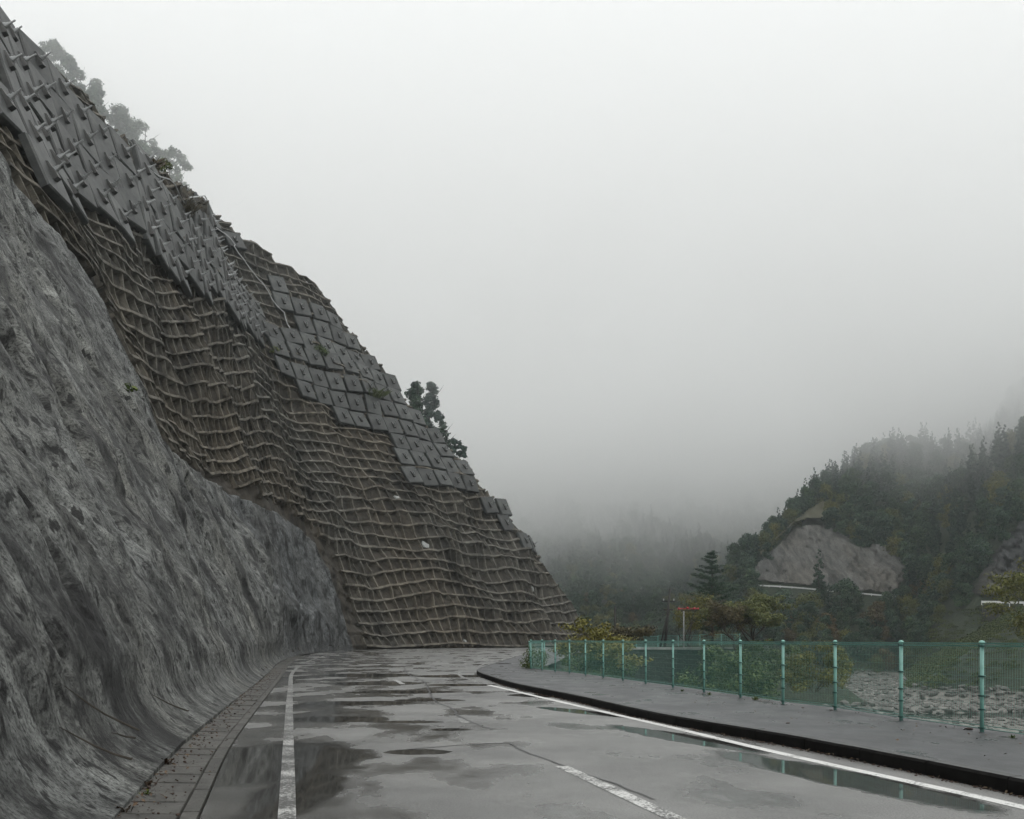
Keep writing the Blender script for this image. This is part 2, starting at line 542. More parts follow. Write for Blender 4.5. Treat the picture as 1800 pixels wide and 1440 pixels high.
def u_at_y(y):
    k = int(np.argmin(abs(DENSE[:int(len(DENSE) * .9), 1] - y)))
    return _seg[k]

def disp(u, h):
    """large undulation of the slope, metres along the normal"""
    near = sstep(75, 35, u)
    a = fbm(u / 11., h / 13., 3, 5) * 1.8 + fbm(u / 3.3, h / 3.0, 3, 9) * .85
    b = fbm(u / 5., h / 4., 3, 21) * .40 + fbm(u / 1.8, h / 1.2, 4, 31) * .13
    k = sstep(0, 3.0, h)
    return (a * (1 - near) + b * near) * (.08 + .92 * k)

def surf(u, h, off=0.0, dz=True):
    u = np.asarray(u, float); h = np.asarray(h, float)
    x, y, dx, dy, c0, c1, fl = base(u)
    L = np.sqrt(dx * dx + dy * dy); dx = dx / L; dy = dy / L
    hp = np.maximum(h, 0)
    ho = c0 * hp + (c1 - c0) * np.where(hp < 14, hp * hp / 28., hp - 7.) + fl * .62 * (1 - np.exp(-hp / .34))
    cot = c0 + (c1 - c0) * np.clip(hp / 14, 0, 1) + fl * .62 / .34 * np.exp(-hp / .34)
    s = 1 / np.sqrt(1 + cot * cot); c = cot * s
    o = off + (disp(u, h) if dz else 0)
    X = x + dx * ho - dx * s * o
    Y = y + dy * ho - dy * s * o
    Z = h + c * o + zg(y)
    return np.stack([X, Y, Z], -1)

SIL = [(-400, -260), (-100, -60), (0, 35), (60, 95), (110, 125), (180, 205), (250, 270), (300, 312), (355, 350), (420, 410), (480, 452),
       (560, 505), (580, 525), (625, 598), (660, 628), (700, 690), (760, 760), (800, 798), (845, 855), (885, 892), (905, 925),
       (945, 970), (985, 998), (1003, 1020), (1015, 1060), (1024, 1100), (1100, 1120), (1400, 1121)]
sx_, sy_ = np.array(SIL).T
TOPS = [(-400, -300), (0, 318), (60, 400), (150, 500), (200, 620), (240, 722), (270, 797), (300, 812), (350, 850), (420, 876), (480, 900), (525, 930), (560, 965),
        (592, 1050), (622, 1138), (632, 1170), (2000, 1500)]
tx_, ty_ = np.array(TOPS).T

# crest height per column and shotcrete height per column
UC = np.linspace(0, ULEN, 900)
HH = np.linspace(0, 95, 760)
_u, _h = np.meshgrid(UC, HH, indexing='ij')
_P = surf(_u, _h)
_ok = _P[..., 1] > 3
_px, _py = proj(_P[..., 0], np.maximum(_P[..., 1], 3), _P[..., 2])
_ab = (_py < np.interp(_px, sx_, sy_)) | ~_ok
HT = np.array([HH[a.argmax()] if a.any() else 95. for a in _ab])
k15 = int(np.argmin(abs(UC - u_at_y(16))))
HT[:k15] = HT[k15]
HT = np.minimum(HT, 84.)
for k in range(3):
    HT = np.convolve(np.pad(HT, 2, mode='edge'), np.ones(5) / 5, mode='valid')
kmin = int(np.argmin(abs(UC - u_at_y(134))))
HT[kmin:] = np.minimum(HT[kmin:], np.linspace(HT[kmin], 3, len(HT) - kmin))
_ab2 = (_py < np.interp(_px, tx_, ty_)) & _ok
_ab2[:, 0] = False
HS = np.array([HH[a.argmax()] if a.any() else 95. for a in _ab2])
HS[UC < u_at_y(14)] = HS[int(np.argmin(abs(UC - u_at_y(14))))]
_base_ab = np.array([proj(p[0], max(p[1], 3), p[2]) for p in _P[:, 0]])
_right = (_base_ab[:, 0] > 622) & (UC > u_at_y(55))
HS[_right] = -3
HS = np.convolve(np.pad(HS, 1, mode='edge'), np.ones(3) / 3, mode='valid')
hcrest = lambda u: np.interp(u, UC, HT)
hshot = lambda u: np.interp(u, UC, HS)
U_AB = u_at_y(60)

cliff = empty('anchored_rock_slope', (0, 0, 0))
tag(cliff, 'steep slope armoured with concrete grid frames and anchor plates beyond the bare sprayed wall', None, None, 'structure')

# --- whole slope sheet (mortar face between the beams), with hill top behind the crest
U0 = u_at_y(25)
uu = np.arange(U0, ULEN, .34)
nv = 300
vv = np.linspace(0, 1, nv)
Ug = np.repeat(uu[:, None], nv, 1)
Hc = hcrest(uu)[:, None]
Hg = vv[None, :] * (Hc + .35)
edge_round = sstep(.97, 1.0, vv)[None, :] * -.5
def gsc(u):
    return .70 + .30 * sstep(u_at_y(55), u_at_y(92), u)
def wobh(u, h):
    return .18 * fbm(u / 3., h * 1.29, 3, 41) + .45 * vnoise(u / 11., h * .27, 55)
fr = np.mod((Hg / gsc(Ug) - wobh(Ug, Hg / gsc(Ug)) - .35) / 1.32, 1.0)
cellu = fbm(Ug / .8, Hg / .8, 3, 77) * .12 + (.20 * (1 - fr) - .16) * sstep(0, 1.0, np.abs(Hg - hshot(uu)[:, None]))
P = surf(Ug, Hg, cellu + edge_round)
V = P.reshape(-1, 3)
F = grid_faces(len(uu), nv)
uvs = np.stack([Ug, Hg * 1.15], -1).reshape(-1, 2)
np_mesh('mortar_face', V, F, M_FACE, cliff, True, uvs)

# --- beams
def beam_seg_ok(u, h):
    p = surf(u, h)
    px, py = proj(p[..., 0], np.maximum(p[..., 1], 3), p[..., 2])
    py_s = np.interp(px - 15, tx_, ty_)
    ok = (py + 6 < py_s) & (h < hcrest(u) - .2) & (h > .05)
    ok &= ~((np.abs(h - hshot(u)) < .7))
    return ok
def ribbon(pts_u, pts_h, wid, hgt, along):
    """beam of trapezoid section laid on the slope; along = 'u' or 'h'"""
    ok = beam_seg_ok(pts_u, pts_h)
    if along == 'u':
        d = (0.0, wid * .5)
    else:
        d = (wid * .5, 0.0)
    taper = .72
    a = surf(pts_u - d[0], pts_h - d[1], -.15)
    b = surf(pts_u - d[0] * taper, pts_h - d[1] * taper, hgt)
    c = surf(pts_u + d[0] * taper, pts_h + d[1] * taper, hgt)
    e = surf(pts_u + d[0], pts_h + d[1], -.15)
    n = len(pts_u)
    V = np.stack([a, b, c, e], 1).reshape(-1, 3)
    F = []
    for i in range(n - 1):
        if ok[i] and ok[i + 1]:
            for k in range(3):
                F.append((i * 4 + k, (i + 1) * 4 + k, (i + 1) * 4 + k + 1, i * 4 + k + 1))
            if i == 0 or not ok[i - 1]: F.append((i * 4, i * 4 + 1, i * 4 + 2, i * 4 + 3))
            if i + 2 >= n or not ok[i + 2]: F.append(((i + 1) * 4 + 3, (i + 1) * 4 + 2, (i + 1) * 4 + 1, (i + 1) * 4))
    if not F: return None
    F = np.array(F)
    uvv = np.repeat(np.stack([pts_u, pts_h * 1.15], -1), 4, 0)
    V, F, uvv = compact(V, F, uvv)
    return V, F, uvv
nb = 0
hmax = HT.max()
h0 = .35
k = 0
while h0 < hmax * 1.35:
    us = np.arange(U0 + 8, u_at_y(142) + 6, .5)
    hs = (h0 + wobh(us, us * 0 + h0)) * gsc(us)
    wv = .27 + .08 * vnoise(us / 1.7, us * 0 + k * 3.1, 61)
    r = ribbon(us, hs, wv * gsc(us), (.36 + .10 * vnoise(us / .9, us * 0 + k * 2.1, 63)) * gsc(us), 'u')
    if r is not None:
        np_mesh('horizontal_beam', r[0], r[1], M_BEAM, cliff, False, r[2]); nb += 1
    h0 += 1.32; k += 1
# vertical beams: equal spacing measured on the contour 16 m up
uc = np.arange(U0 + 8, u_at_y(142) + 6, .25)
pc = surf(uc, uc * 0 + 16., 0, False)
sc_ = np.r_[0, np.cumsum(np.linalg.norm(np.diff(pc, axis=0), axis=1))]
sc0 = sc_
sc_ = np.r_[0, np.cumsum(np.diff(sc0) / gsc(uc[1:]))]
ul = np.interp(np.arange(0, sc_[-1], 1.4), sc_, uc)
for k, u0 in enumerate(ul):
    hs = np.arange(0.1, hcrest(u0), .55)
    if len(hs) < 4: continue
    us = u0 + .22 * fbm(hs / 3.2, hs * 0 + k * 2.3, 3, 71) + .5 * vnoise(hs / 12, hs * 0 + k * .3, 73)
    sp = float(np.interp(u0, uc, np.gradient(sc0, uc)))
    r = ribbon(us, hs, .17 / max(sp, .6) * float(gsc(u0)), .24 * float(gsc(u0)), 'h')
    if r is not None:
        np_mesh('vertical_beam', r[0], r[1], M_BEAM, cliff, False, r[2]); nb += 1
print('beams', nb)

# --- anchor plates
PL_POLY = [(-40, 200), (30, 288), (95, 345), (150, 368), (215, 405), (262, 455), (310, 495), (350, 515), (398, 545), (440, 590), (470, 610), (490, 660), (530, 688),
           (575, 722), (584, 762), (655, 768), (690, 780), (712, 840), (770, 852), (818, 868), (838, 905), (880, 918), (892, 950), (948, 972),
           (925, 930), (890, 890), (850, 850), (800, 790), (750, 745), (700, 675), (665, 600), (640, 600), (622, 600), (583, 562), (522, 525), (488, 505),
           (455, 490), (425, 425), (386, 400), (353, 370), (317, 355), (280, 310), (235, 290), (205, 240), (180, 195), (110, 120), (60, 80), (-20, -10)]
GAP = [(350, 400), (392, 428), (432, 440), (495, 545), (520, 590), (488, 590), (455, 545), (415, 500), (382, 450)]
PLATE_H = 2.36
def make_plate_mesh():
    mb = MB()
    a, t = 1.17, .17
    ch = .07
    # slab, local x across, y up the slope, z outward
    p = [(-a, -a, -t), (a, -a, -t), (a, a, -t), (-a, a, -t), (-a, -a, t - ch), (a, -a, t - ch), (a, a, t - ch), (-a, a, t - ch),
         (-a + ch, -a + ch, t), (a - ch, -a + ch, t), (a - ch, a - ch, t), (-a + ch, a - ch, t)]
    f = [(3, 2, 1, 0), (0, 1, 5, 4), (1, 2, 6, 5), (2, 3, 7, 6), (3, 0, 4, 7), (4, 5, 9, 8), (5, 6, 10, 9), (6, 7, 11, 10), (7, 4, 8, 11), (8, 9, 10, 11)]
    mb.add(p, f)
    me = bpy.data.meshes.new('anchor_plate'); me.from_pydata(mb.v, [], mb.f); me.materials.append(M_PLATE)
    wb = MB()     # bearing wedge, tilted to face the anchor
    wb.add([(-.17, -.42, t - .01), (.17, -.42, t - .01), (.17, .42, t - .01), (-.17, .42, t - .01), (-.15, -.40, t + .20), (.15, -.40, t + .20), (.15, .38, t + .08), (-.15, .38, t + .08)],
           [(0, 1, 5, 4), (1, 2, 6, 5), (2, 3, 7, 6), (3, 0, 4, 7), (4, 5, 6, 7)])
    mw = bpy.data.meshes.new('bearing_block'); mw.from_pydata(wb.v, [], wb.f); mw.materials.append(M_WEDGE)
    bb = MB()
    ax = Vector((0, .30, .95)).normalized()
    o = Vector((0, 0, t + .16))
    bb.tube([o, o + ax * .10, o + ax * .101, o + ax * .22, o + ax * .221, o + ax * .50], [.14, .13, .09, .08, .045, .04], 8)
    mt = bpy.data.meshes.new('anchor_bolt'); mt.from_pydata(bb.v, [], bb.f); mt.materials.append(M_STEEL)
    return me, mw, mt
ME_P, ME_W, ME_B = make_plate_mesh()
npl = 0
plate_spots = []
hrow = 4.0; row = 0
while hrow < hmax + 1:
    us = np.arange(U0 + 4, u_at_y(138), .25)
    pc = surf(us, us * 0 + hrow, 0, False)
    sc_ = np.r_[0, np.cumsum(np.linalg.norm(np.diff(pc, axis=0), axis=1))]
    st = (row * 1.37) % 2.4
    for sarc in np.arange(st, sc_[-1], 2.6):
        u0 = float(np.interp(sarc, sc_, us))
        h1 = hrow + .25 * float(vnoise(u0 / 9., row * 3.1, 91))
        if h1 > float(hcrest(u0)) - .4: continue
        p = surf(u0, h1, 0)
        if p[1] < 30: continue
        x, y = proj(p[0], p[1], p[2])
        if not inpoly(np.array([x]), np.array([y]), PL_POLY)[0]: continue
        if inpoly(np.array([x]), np.array([y]), GAP)[0]: continue
        if y < np.interp(x, sx_, sy_) + (30 if x < 300 else 9): continue
        plate_spots.append((u0, h1, row))
    hrow += 2.3; row += 1
plate_spots.sort(key=lambda q: np.linalg.norm(surf(q[0], q[1])))
print('plates', len(plate_spots))
for (u0, h1, row) in plate_spots:
    e = 2.8
    p = Vector(surf(u0, h1, 0)); pu = Vector(surf(u0 + e, h1, 0)); pd = Vector(surf(u0 - e, h1, 0))
    ph = Vector(surf(u0, h1 + e, 0)); pl = Vector(surf(u0, h1 - e, 0))
    tu = (pu - pd).normalized(); th = (ph - pl).normalized()
    n = tu.cross(th).normalized()
    p = p * .4 + (pu + pd + ph + pl) * .15
    # outward normal points to the road (positive x)
    if n.x < 0: n = -n
    tu = th.cross(n).normalized()
    a1, a2 = random.gauss(0, .025), random.gauss(.05, .025)
    n = (n + tu * a1 + th * (-a2)).normalized(); tu = th.cross(n).normalized(); th = n.cross(tu).normalized()
    rot = random.gauss(0, .025)
    tu2 = tu * math.cos(rot) + th * math.sin(rot); th2 = n.cross(tu2)
    o = link(bpy.data.objects.new('anchor_plate', ME_P), cliff)
    from mathutils import Matrix
    mtx = Matrix((tu2, th2, n)).transposed().to_4x4()
    mtx.translation = p + n * (.50 + random.uniform(-.05, .08))
    sc2 = Matrix.Diagonal((random.uniform(.97, 1.03), random.uniform(.97, 1.05), random.uniform(.9, 1.3), 1))
    o.matrix_local = mtx @ sc2
    link(bpy.data.objects.new('bearing_block', ME_W), o)
    link(bpy.data.objects.new('anchor_bolt', ME_B), o)
    npl += 1

# --- steel pipe laid down the slope
def surf_hit(px, py):
    k = np.argmin((_px - px) ** 2 + (_py - py) ** 2 + (~_ok) * 1e9)
    i, j = divmod(int(k), len(HH))
    return UC[i], HH[j]
def add_pipe(pix, r, off, name='drain_pipe'):
    pts = []
    for a in range(len(pix) - 1):
        ua, ha = surf_hit(*pix[a]); ub, hb = surf_hit(*pix[a + 1])
        for q in np.linspace(0, 1, 6):
            pts.append(Vector(surf(ua + (ub - ua) * q, ha + (hb - ha) * q, off)))
    pts = [pts[0]] + [pts[i] for i in range(1, len(pts)) if (pts[i] - pts[i - 1]).length > .05]
    mb = MB(); mb.tube(pts, r, 6)
    return mb.build(name, M_PIPE, cliff)
add_pipe([(320, 356), (362, 398), (407, 437), (404, 442), (445, 497), (492, 556), (514, 603)], .055, .75)
add_pipe([(205, 250), (262, 318), (315, 372)], .05, .85)

# --- sprayed concrete walls
def shot_sheet(name, ua, ub, m, off, lab, hvis):
    us = [ua]
    while us[-1] < ub:
        d = max(4.0, float(np.interp(us[-1], _seg, DENSE[:, 1])))
        us.append(us[-1] + max(.045, .0042 * d))
    us = np.array(us)
    nv = 420
    q = np.linspace(0, 1, nv)
    prof = (q ** 2.2)
    hs = hshot(us)
    top = np.minimum(np.minimum(hs + .8, hcrest(us)), 60)
    good = hs > 0
    top = np.where(good, top, .9)
    U = np.repeat(us[:, None], nv, 1)
    H = prof[None, :] * (top[:, None] + .25) - .12
    hb = hs[:, None]
    k = sstep(.45, -.25, H - hb)
    o = -.75 + (off + .75) * k
    d = np.clip(np.interp(U, _seg, DENSE[:, 1]), 3, 200)
    fine = fbm(U / .45, H / .8, 4, 101) * .085 * sstep(.1, .9, H) + fbm(U / .16, H / .30, 3, 103) * .02 * sstep(60, 10, d) * sstep(.15, 1, H)
    ridge = (1 - np.abs(fbm(U / 1.8, H / 2.2, 4, 107))) ** 3 * .17 * sstep(.5, 3.2, H)
    for gx_, gy_2, ru, rh, dp in ((60, 650, .35, .5, .45), (75, 710, .4, .5, .6), (92, 765, .45, .5, .65), (108, 800, .5, .5, .5), (120, 850, .35, .4, .35), (150, 905, .4, .5, .45), (172, 955, .4, .4, .4),
                                (12, 665, .3, .4, .4), (35, 1190, .16, .30, .25), (45, 1260, .15, .25, .25), (58, 1330, .13, .16, .18), (95, 1230, .16, .2, .16), (70, 345, .8, .8, .5), (25, 370, .7, .8, .5), (200, 900, .6, .5, .3), (330, 880, 1.0, .9, .5)):
        ug, hg = surf_hit(gx_, gy_2)
        o = o - dp * np.exp(-((U - ug) / ru) ** 2 - ((H - hg) / rh) ** 2)
    pits = -np.clip(fbm(U / .75, H / 1.9, 3, 109) - .38, 0, 1) * 1.5 * sstep(.8, 2.5, H)
    P = surf(U, H, o * (.12 + .88 * sstep(0, 1.1, H)) + fine * 1.3 + ridge * 1.1 + pits)
    keep = (H < hb + .75)
    V = P.reshape(-1, 3); uvs = np.stack([U, H * 1.12 + .62 * (1 - np.exp(-np.maximum(H, 0) / .34))], -1).reshape(-1, 2)
    F = grid_faces(len(us), nv, keep.reshape(-1))
    V, F, uvs = compact(V, F, uvs)
    ob = np_mesh(name, V, F, m, None, True, uvs)
    tag(ob, lab, 'retaining wall')
    return ob
shot_sheet('sprayed_concrete_wall', 0.3, U_AB, M_SHOT_A, .45, 'rough grey sprayed concrete wall with dark streaks rising straight from the roadside gutter', 30)
shot_sheet('sprayed_concrete_wall', U_AB - .6, u_at_y(97), M_SHOT_B, .12, 'smaller darker bluish sprayed concrete panel between the near grey wall and the grid frames', 30)

# ------------------------------------------------------------------ road, gutter, kerb, pavement
def poly_sheet(name, pts, z, m, parent=None, inner=None):
    from mathutils.geometry import delaunay_2d_cdt
    P = [Vector((p[0], p[1])) for p in pts]; n = len(P)
    ins = []
    if inner:
        gx, gy = np.meshgrid(np.arange(*inner[0]), np.arange(*inner[1]))
        gx = gx.ravel(); gy = gy.ravel(); k = inpoly(gx, gy, [tuple(p) for p in P])
        ins = [Vector((a, b)) for a, b in zip(gx[k], gy[k])]
    v, e, f, *_ = delaunay_2d_cdt(P + ins, [(i, (i + 1) % n) for i in range(n)], [], 1, 1e-4)
    me = bpy.data.meshes.new(name)
    fs = []
    for t3 in f:
        a, b, c = v[t3[0]], v[t3[1]], v[t3[2]]
        fs.append(tuple(t3) if (b - a).cross(c - a) > 0 else tuple(reversed(t3)))
    me.from_pydata([(p.x, p.y, z) for p in v], [], fs)
    me.materials.append(m); me.update()
    return lift(link(bpy.data.objects.new(name, me), parent))
def spl(P, n=12):
    Q = [tuple(p) + (0,) * 0 for p in P]
    return crspline(np.array(Q, float), n)
def offset_line(L, d):
    L = np.array(L, float)
    T = np.gradient(L, axis=0); T /= np.linalg.norm(T, axis=1)[:, None]
    N = np.stack([T[:, 1], -T[:, 0]], -1)        # to the right of travel
    return L + N * d
ub_ = np.r_[np.arange(0, u_at_y(112), .6)]
bx_, by_ = base(ub_)[0], base(ub_)[1]
TOE = np.stack([bx_, by_], -1)
GOUT = offset_line(TOE, .64)
KERB = spl([(7.6, -9), (6.6, -3), (5.55, 2.5), (4.48, 8.72), (3.61, 12.6), (2.56, 16.1), (1.39, 21.9), (.0, 28.3), (-.78, 33.5), (-1.28, 37.5), (-1.42, 40.5), (-1.28, 44), (-.85, 50), (.1, 61), (1.2, 71), (3.2, 82), (7, 91), (13, 98), (20, 104), (27, 109)], 10)
ROADP = [tuple(p) for p in GOUT] + [(14, 130), (20, 128), (28, 122), (28, 112)] + [tuple(p) for p in KERB[::-1]]
road = poly_sheet('road', ROADP, 0.0, M_ROAD, None, ((-24, 30, 2.), (24, 150, 2.)))
tag(road, 'wet grey asphalt road bending to the left with puddles', None, None, 'structure')

def strip(name, L, w0, w1, z, m, parent=None, y0=None, y1=None):
    A = offset_line(L, w0); B = offset_line(L, w1)
    n = len(A)
    V = np.vstack([np.c_[A, np.full(n, z)], np.c_[B, np.full(n, z)]])
    F = np.array([(i, n + i, n + i + 1, i + 1) for i in range(n - 1)])
    F = F[:, ::-1] if w1 > w0 else F
    F = F[:, ::-1]
    return lift(np_mesh(name, V, F, m, parent, False))
def sub(L, y0, y1):
    m_ = (L[:, 1] >= y0) & (L[:, 1] <= y1)
    return L[m_]
EDGE_L = spl([(.35, -2), (-.6, 2.5), (-1.73, 7.65), (-3.32, 14.8), (-5.77, 25.9), (-9.5, 43.5), (-12.3, 62), (-13.2, 74), (-12.7, 84), (-9.6, 93), (-4.5, 100), (2, 106.5), (14, 115)], 40)
EDGE_R = spl([(6.6, -8), (5.1, 3), (4.2, 8.16), (3.33, 11.66), (2.48, 15.6), (1.42, 20.3), (.16, 26), (-1.0, 31.5), (-1.95, 37.5), (-2.15, 42), (-1.7, 49), (-.9, 59), (.2, 69)], 40)
CEN = spl([(3.5, -4), (2.3, 3), (1.11, 8.3), (.54, 10.8), (-.35, 14.5), (-1.05, 17.9), (-2.5, 26), (-4.2, 35), (-5.8, 43.5), (-6.9, 54), (-7.2, 65), (-6.4, 76), (-3.8, 86), (1, 94), (8, 101)], 40)
mk = empty('road_markings', (0, 0, 0)); mk['kind'] = 'structure'; mk['label'] = 'worn white painted lines on the wet road'
mk.parent = road
strip('left_edge_line', sub(EDGE_L, -2, 50), -.07, .07, .004, M_LINE_OLD, mk)
strip('left_edge_line', sub(EDGE_L, 56, 70), -.08, .08, .004, M_LINE_OLD, mk)
e2 = EDGE_L[(EDGE_L[:, 0] > -12) & (EDGE_L[:, 1] > 88)]
strip('left_edge_line', e2, -.1, .1, .004, M_LINE_OLD, mk)
strip('right_edge_line', sub(EDGE_R, -8, 30), -.075, .075, .004, M_LINE_NEW, mk)
strip('right_edge_line', sub(EDGE_R, 31, 70), -.06, .06, .004, M_LINE_OLD, mk)
for a, b_, mm in ((2, 5.2, M_LINE_OLD), (7.2, 10.85, M_LINE_VOLD), (16.2, 17.6, M_LINE_OLD), (62, 66, M_LINE_OLD), (30.5, 34, M_LINE_VOLD)):
    strip('centre_dash', sub(CEN, a, b_), -.075, .075, .004, mm, mk)
# far line dashes on the bend
for (x0, y0_, x1, y1_) in ((-1.5, 98, .8, 100), (5, 103.5, 9, 106.5)):
    s_ = spl([(x0, y0_), ((x0 + x1) / 2, (y0_ + y1_) / 2), (x1, y1_)], 6)
    strip('centre_dash', s_, -.12, .12, .004, M_LINE_NEW, mk)
# tar seams (dark cracks) along the old joint, raised hair of bitumen
M_TAR = simple('bitumen_seam', (.012, .012, .012), .4, 0, .3, 8)
def seam(P, w_):
    L = spl(P, 14)
    L = L + np.c_[fbm(L[:, 1] * 2., L[:, 0] * 2, 3, 5), fbm(L[:, 1] * 2.3 + 40, L[:, 0], 3, 6)] * .05
    strip('tar_seam', L, -w_ / 2, w_ / 2, .0035, M_TAR, mk)
seam([(1.25, 8.6), (.75, 10.2), (.15, 12.3), (-.02, 13.2)], .035)
seam([(-.02, 13.25), (-.6, 13.0), (-1.3, 12.5)], .05)
seam([(-.3, 15.2), (-.85, 17.3), (-1.25, 20), (-1.6, 21.5), (-2.05, 25), (-2.7, 31), (-4.2, 40), (-5.2, 48)], .05)
seam([(-5.2, 48), (-7, 47), (-10, 45)], .08)

# gutter slabs
gut = empty('roadside_gutter', (0, 0, 0))
tag(gut, 'narrow gutter of dark concrete slabs between the sprayed wall and the asphalt', None, None, 'structure')
bed = strip('gutter_bed', TOE, -.5, .64, -.03, M_KERB, gut)
SL = np.r_[0, np.cumsum(np.linalg.norm(np.diff(TOE, axis=0), axis=1))]
gi = np.arange(4.0, SL[-1] - 1, .6)
def toe_at(s):
    return np.array([np.interp(s, SL, TOE[:, 0]), np.interp(s, SL, TOE[:, 1])])
cnt = 0
for s0 in gi:
    p0 = toe_at(s0 + .012); p1 = toe_at(s0 + .588)
    if p0[1] > 70: break
    t_ = (p1 - p0); t_ /= np.linalg.norm(t_); nn = np.array([t_[1], -t_[0]])
    mb = MB()
    zj = random.uniform(-.012, .004)
    a0, a1 = -.14, .47
    e_ = .012
    def q(p, w_, z): return (p[0] + nn[0] * w_, p[1] + nn[1] * w_, z)
    bot = [q(p0, a0, -.03), q(p0, a1, -.03), q(p1, a1, -.03), q(p1, a0, -.03)]
    top_ = [q(p0 + t_ * e_, a0 + e_, .012 + zj + .01), q(p0 + t_ * e_, a1 - e_, -.005 + zj), q(p1 - t_ * e_, a1 - e_, -.005 + zj), q(p1 - t_ * e_, a0 + e_, .012 + zj + .01)]
    mb.add(bot + top_, [(4, 5, 6, 7), (0, 1, 5, 4), (1, 2, 6, 5), (2, 3, 7, 6), (3, 0, 4, 7)])
    lift(mb.build('gutter_slab', M_GUT, gut))
    # edge block next to the asphalt
    if cnt % 2 == 0:
        p2 = toe_at(s0 + 1.188)
        mb = MB()
        b0, b1 = .485, .625
        bot = [q(p0, b0, -.03), q(p0, b1, -.03), q(p2, b1, -.03), q(p2, b0, -.03)]
        tp = [q(p0 + t_ * e_, b0 + .008, .010), q(p0 + t_ * e_, b1 - .008, .010), q(p2 - t_ * e_, b1 - .008, .010), q(p2 - t_ * e_, b0 + .008, .010)]
        mb.add(bot + tp, [(4, 5, 6, 7), (0, 1, 5, 4), (1, 2, 6, 5), (2, 3, 7, 6), (3, 0, 4, 7)])
        lift(mb.build('edge_block', M_GUT, gut))
    cnt += 1

# pavement (sidewalk)
FP_PX = [(1726, 13.2), (1584, 15.1), (1468, 17.35), (1376.5, 18.95), (1301.5, 21), (1237.5, 23.2), (1183, 25.4), (1135, 27.5), (1095, 29.6), (1060.5, 31.7), (1029, 33.8), (1001, 35.7), (976, 37.4), (953, 39.1), (933, 40.8)]
POSTS = [((x - 900) / FPX * d, d) for x, d in FP_PX]
d01 = np.array(POSTS[0]) - np.array(POSTS[1])
ext = [tuple(np.array(POSTS[0]) + d01 * k + np.array([.02 * k * k, 0])) for k in (4, 3, 2, 1)]
POSTS = ext + POSTS
FENCE = np.array([(9.6, -8.0), (8.6, -1.0)] + POSTS)
OUT = [tuple(p) for p in offset_line(FENCE, .38)]
OUT = OUT + [(1.35, 43.5), (2.2, 50), (3.0, 58), (4.4, 70), (6.5, 80), (10, 88), (15.5, 95), (22, 100.5), (28.5, 105)]
PAV = [tuple(p) for p in offset_line(KERB, .13)] + OUT[::-1]
pav = poly_sheet('pavement', PAV, .15, M_WALK, None, ((-4, 30, 1.5), (24, 130, 2.)))
tag(pav, 'dark wet asphalt pavement beside the green fence', None, None, 'structure')
kb = empty('kerb', (0, 0, 0)); tag(kb, 'black wet kerb along the pavement edge', None, None, 'structure')
# kerb stones, each about 1.2 m; nearer ones separate, all share the section
KS = np.r_[0, np.cumsum(np.linalg.norm(np.diff(KERB, axis=0), axis=1))]
def kat(s): return np.array([np.interp(s, KS, KERB[:, 0]), np.interp(s, KS, KERB[:, 1])])
s0 = 0.2
while s0 < KS[-1] - 2:
    if kat(s0)[1] > 95: break
    ln = 1.2
    mb = MB()
    qs = [kat(s0 + .006), kat(s0 + ln / 2), kat(s0 + ln - .006)]
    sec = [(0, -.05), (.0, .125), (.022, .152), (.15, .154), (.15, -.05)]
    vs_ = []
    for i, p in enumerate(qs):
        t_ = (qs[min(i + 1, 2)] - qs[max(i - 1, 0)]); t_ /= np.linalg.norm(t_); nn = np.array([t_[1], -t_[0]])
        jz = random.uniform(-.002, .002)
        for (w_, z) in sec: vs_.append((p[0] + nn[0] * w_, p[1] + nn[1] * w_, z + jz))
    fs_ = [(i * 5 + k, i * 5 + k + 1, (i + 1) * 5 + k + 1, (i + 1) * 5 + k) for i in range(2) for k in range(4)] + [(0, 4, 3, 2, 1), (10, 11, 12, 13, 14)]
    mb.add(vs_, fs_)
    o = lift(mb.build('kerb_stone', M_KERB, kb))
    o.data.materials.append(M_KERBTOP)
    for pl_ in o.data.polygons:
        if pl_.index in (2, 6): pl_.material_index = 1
    s0 += ln

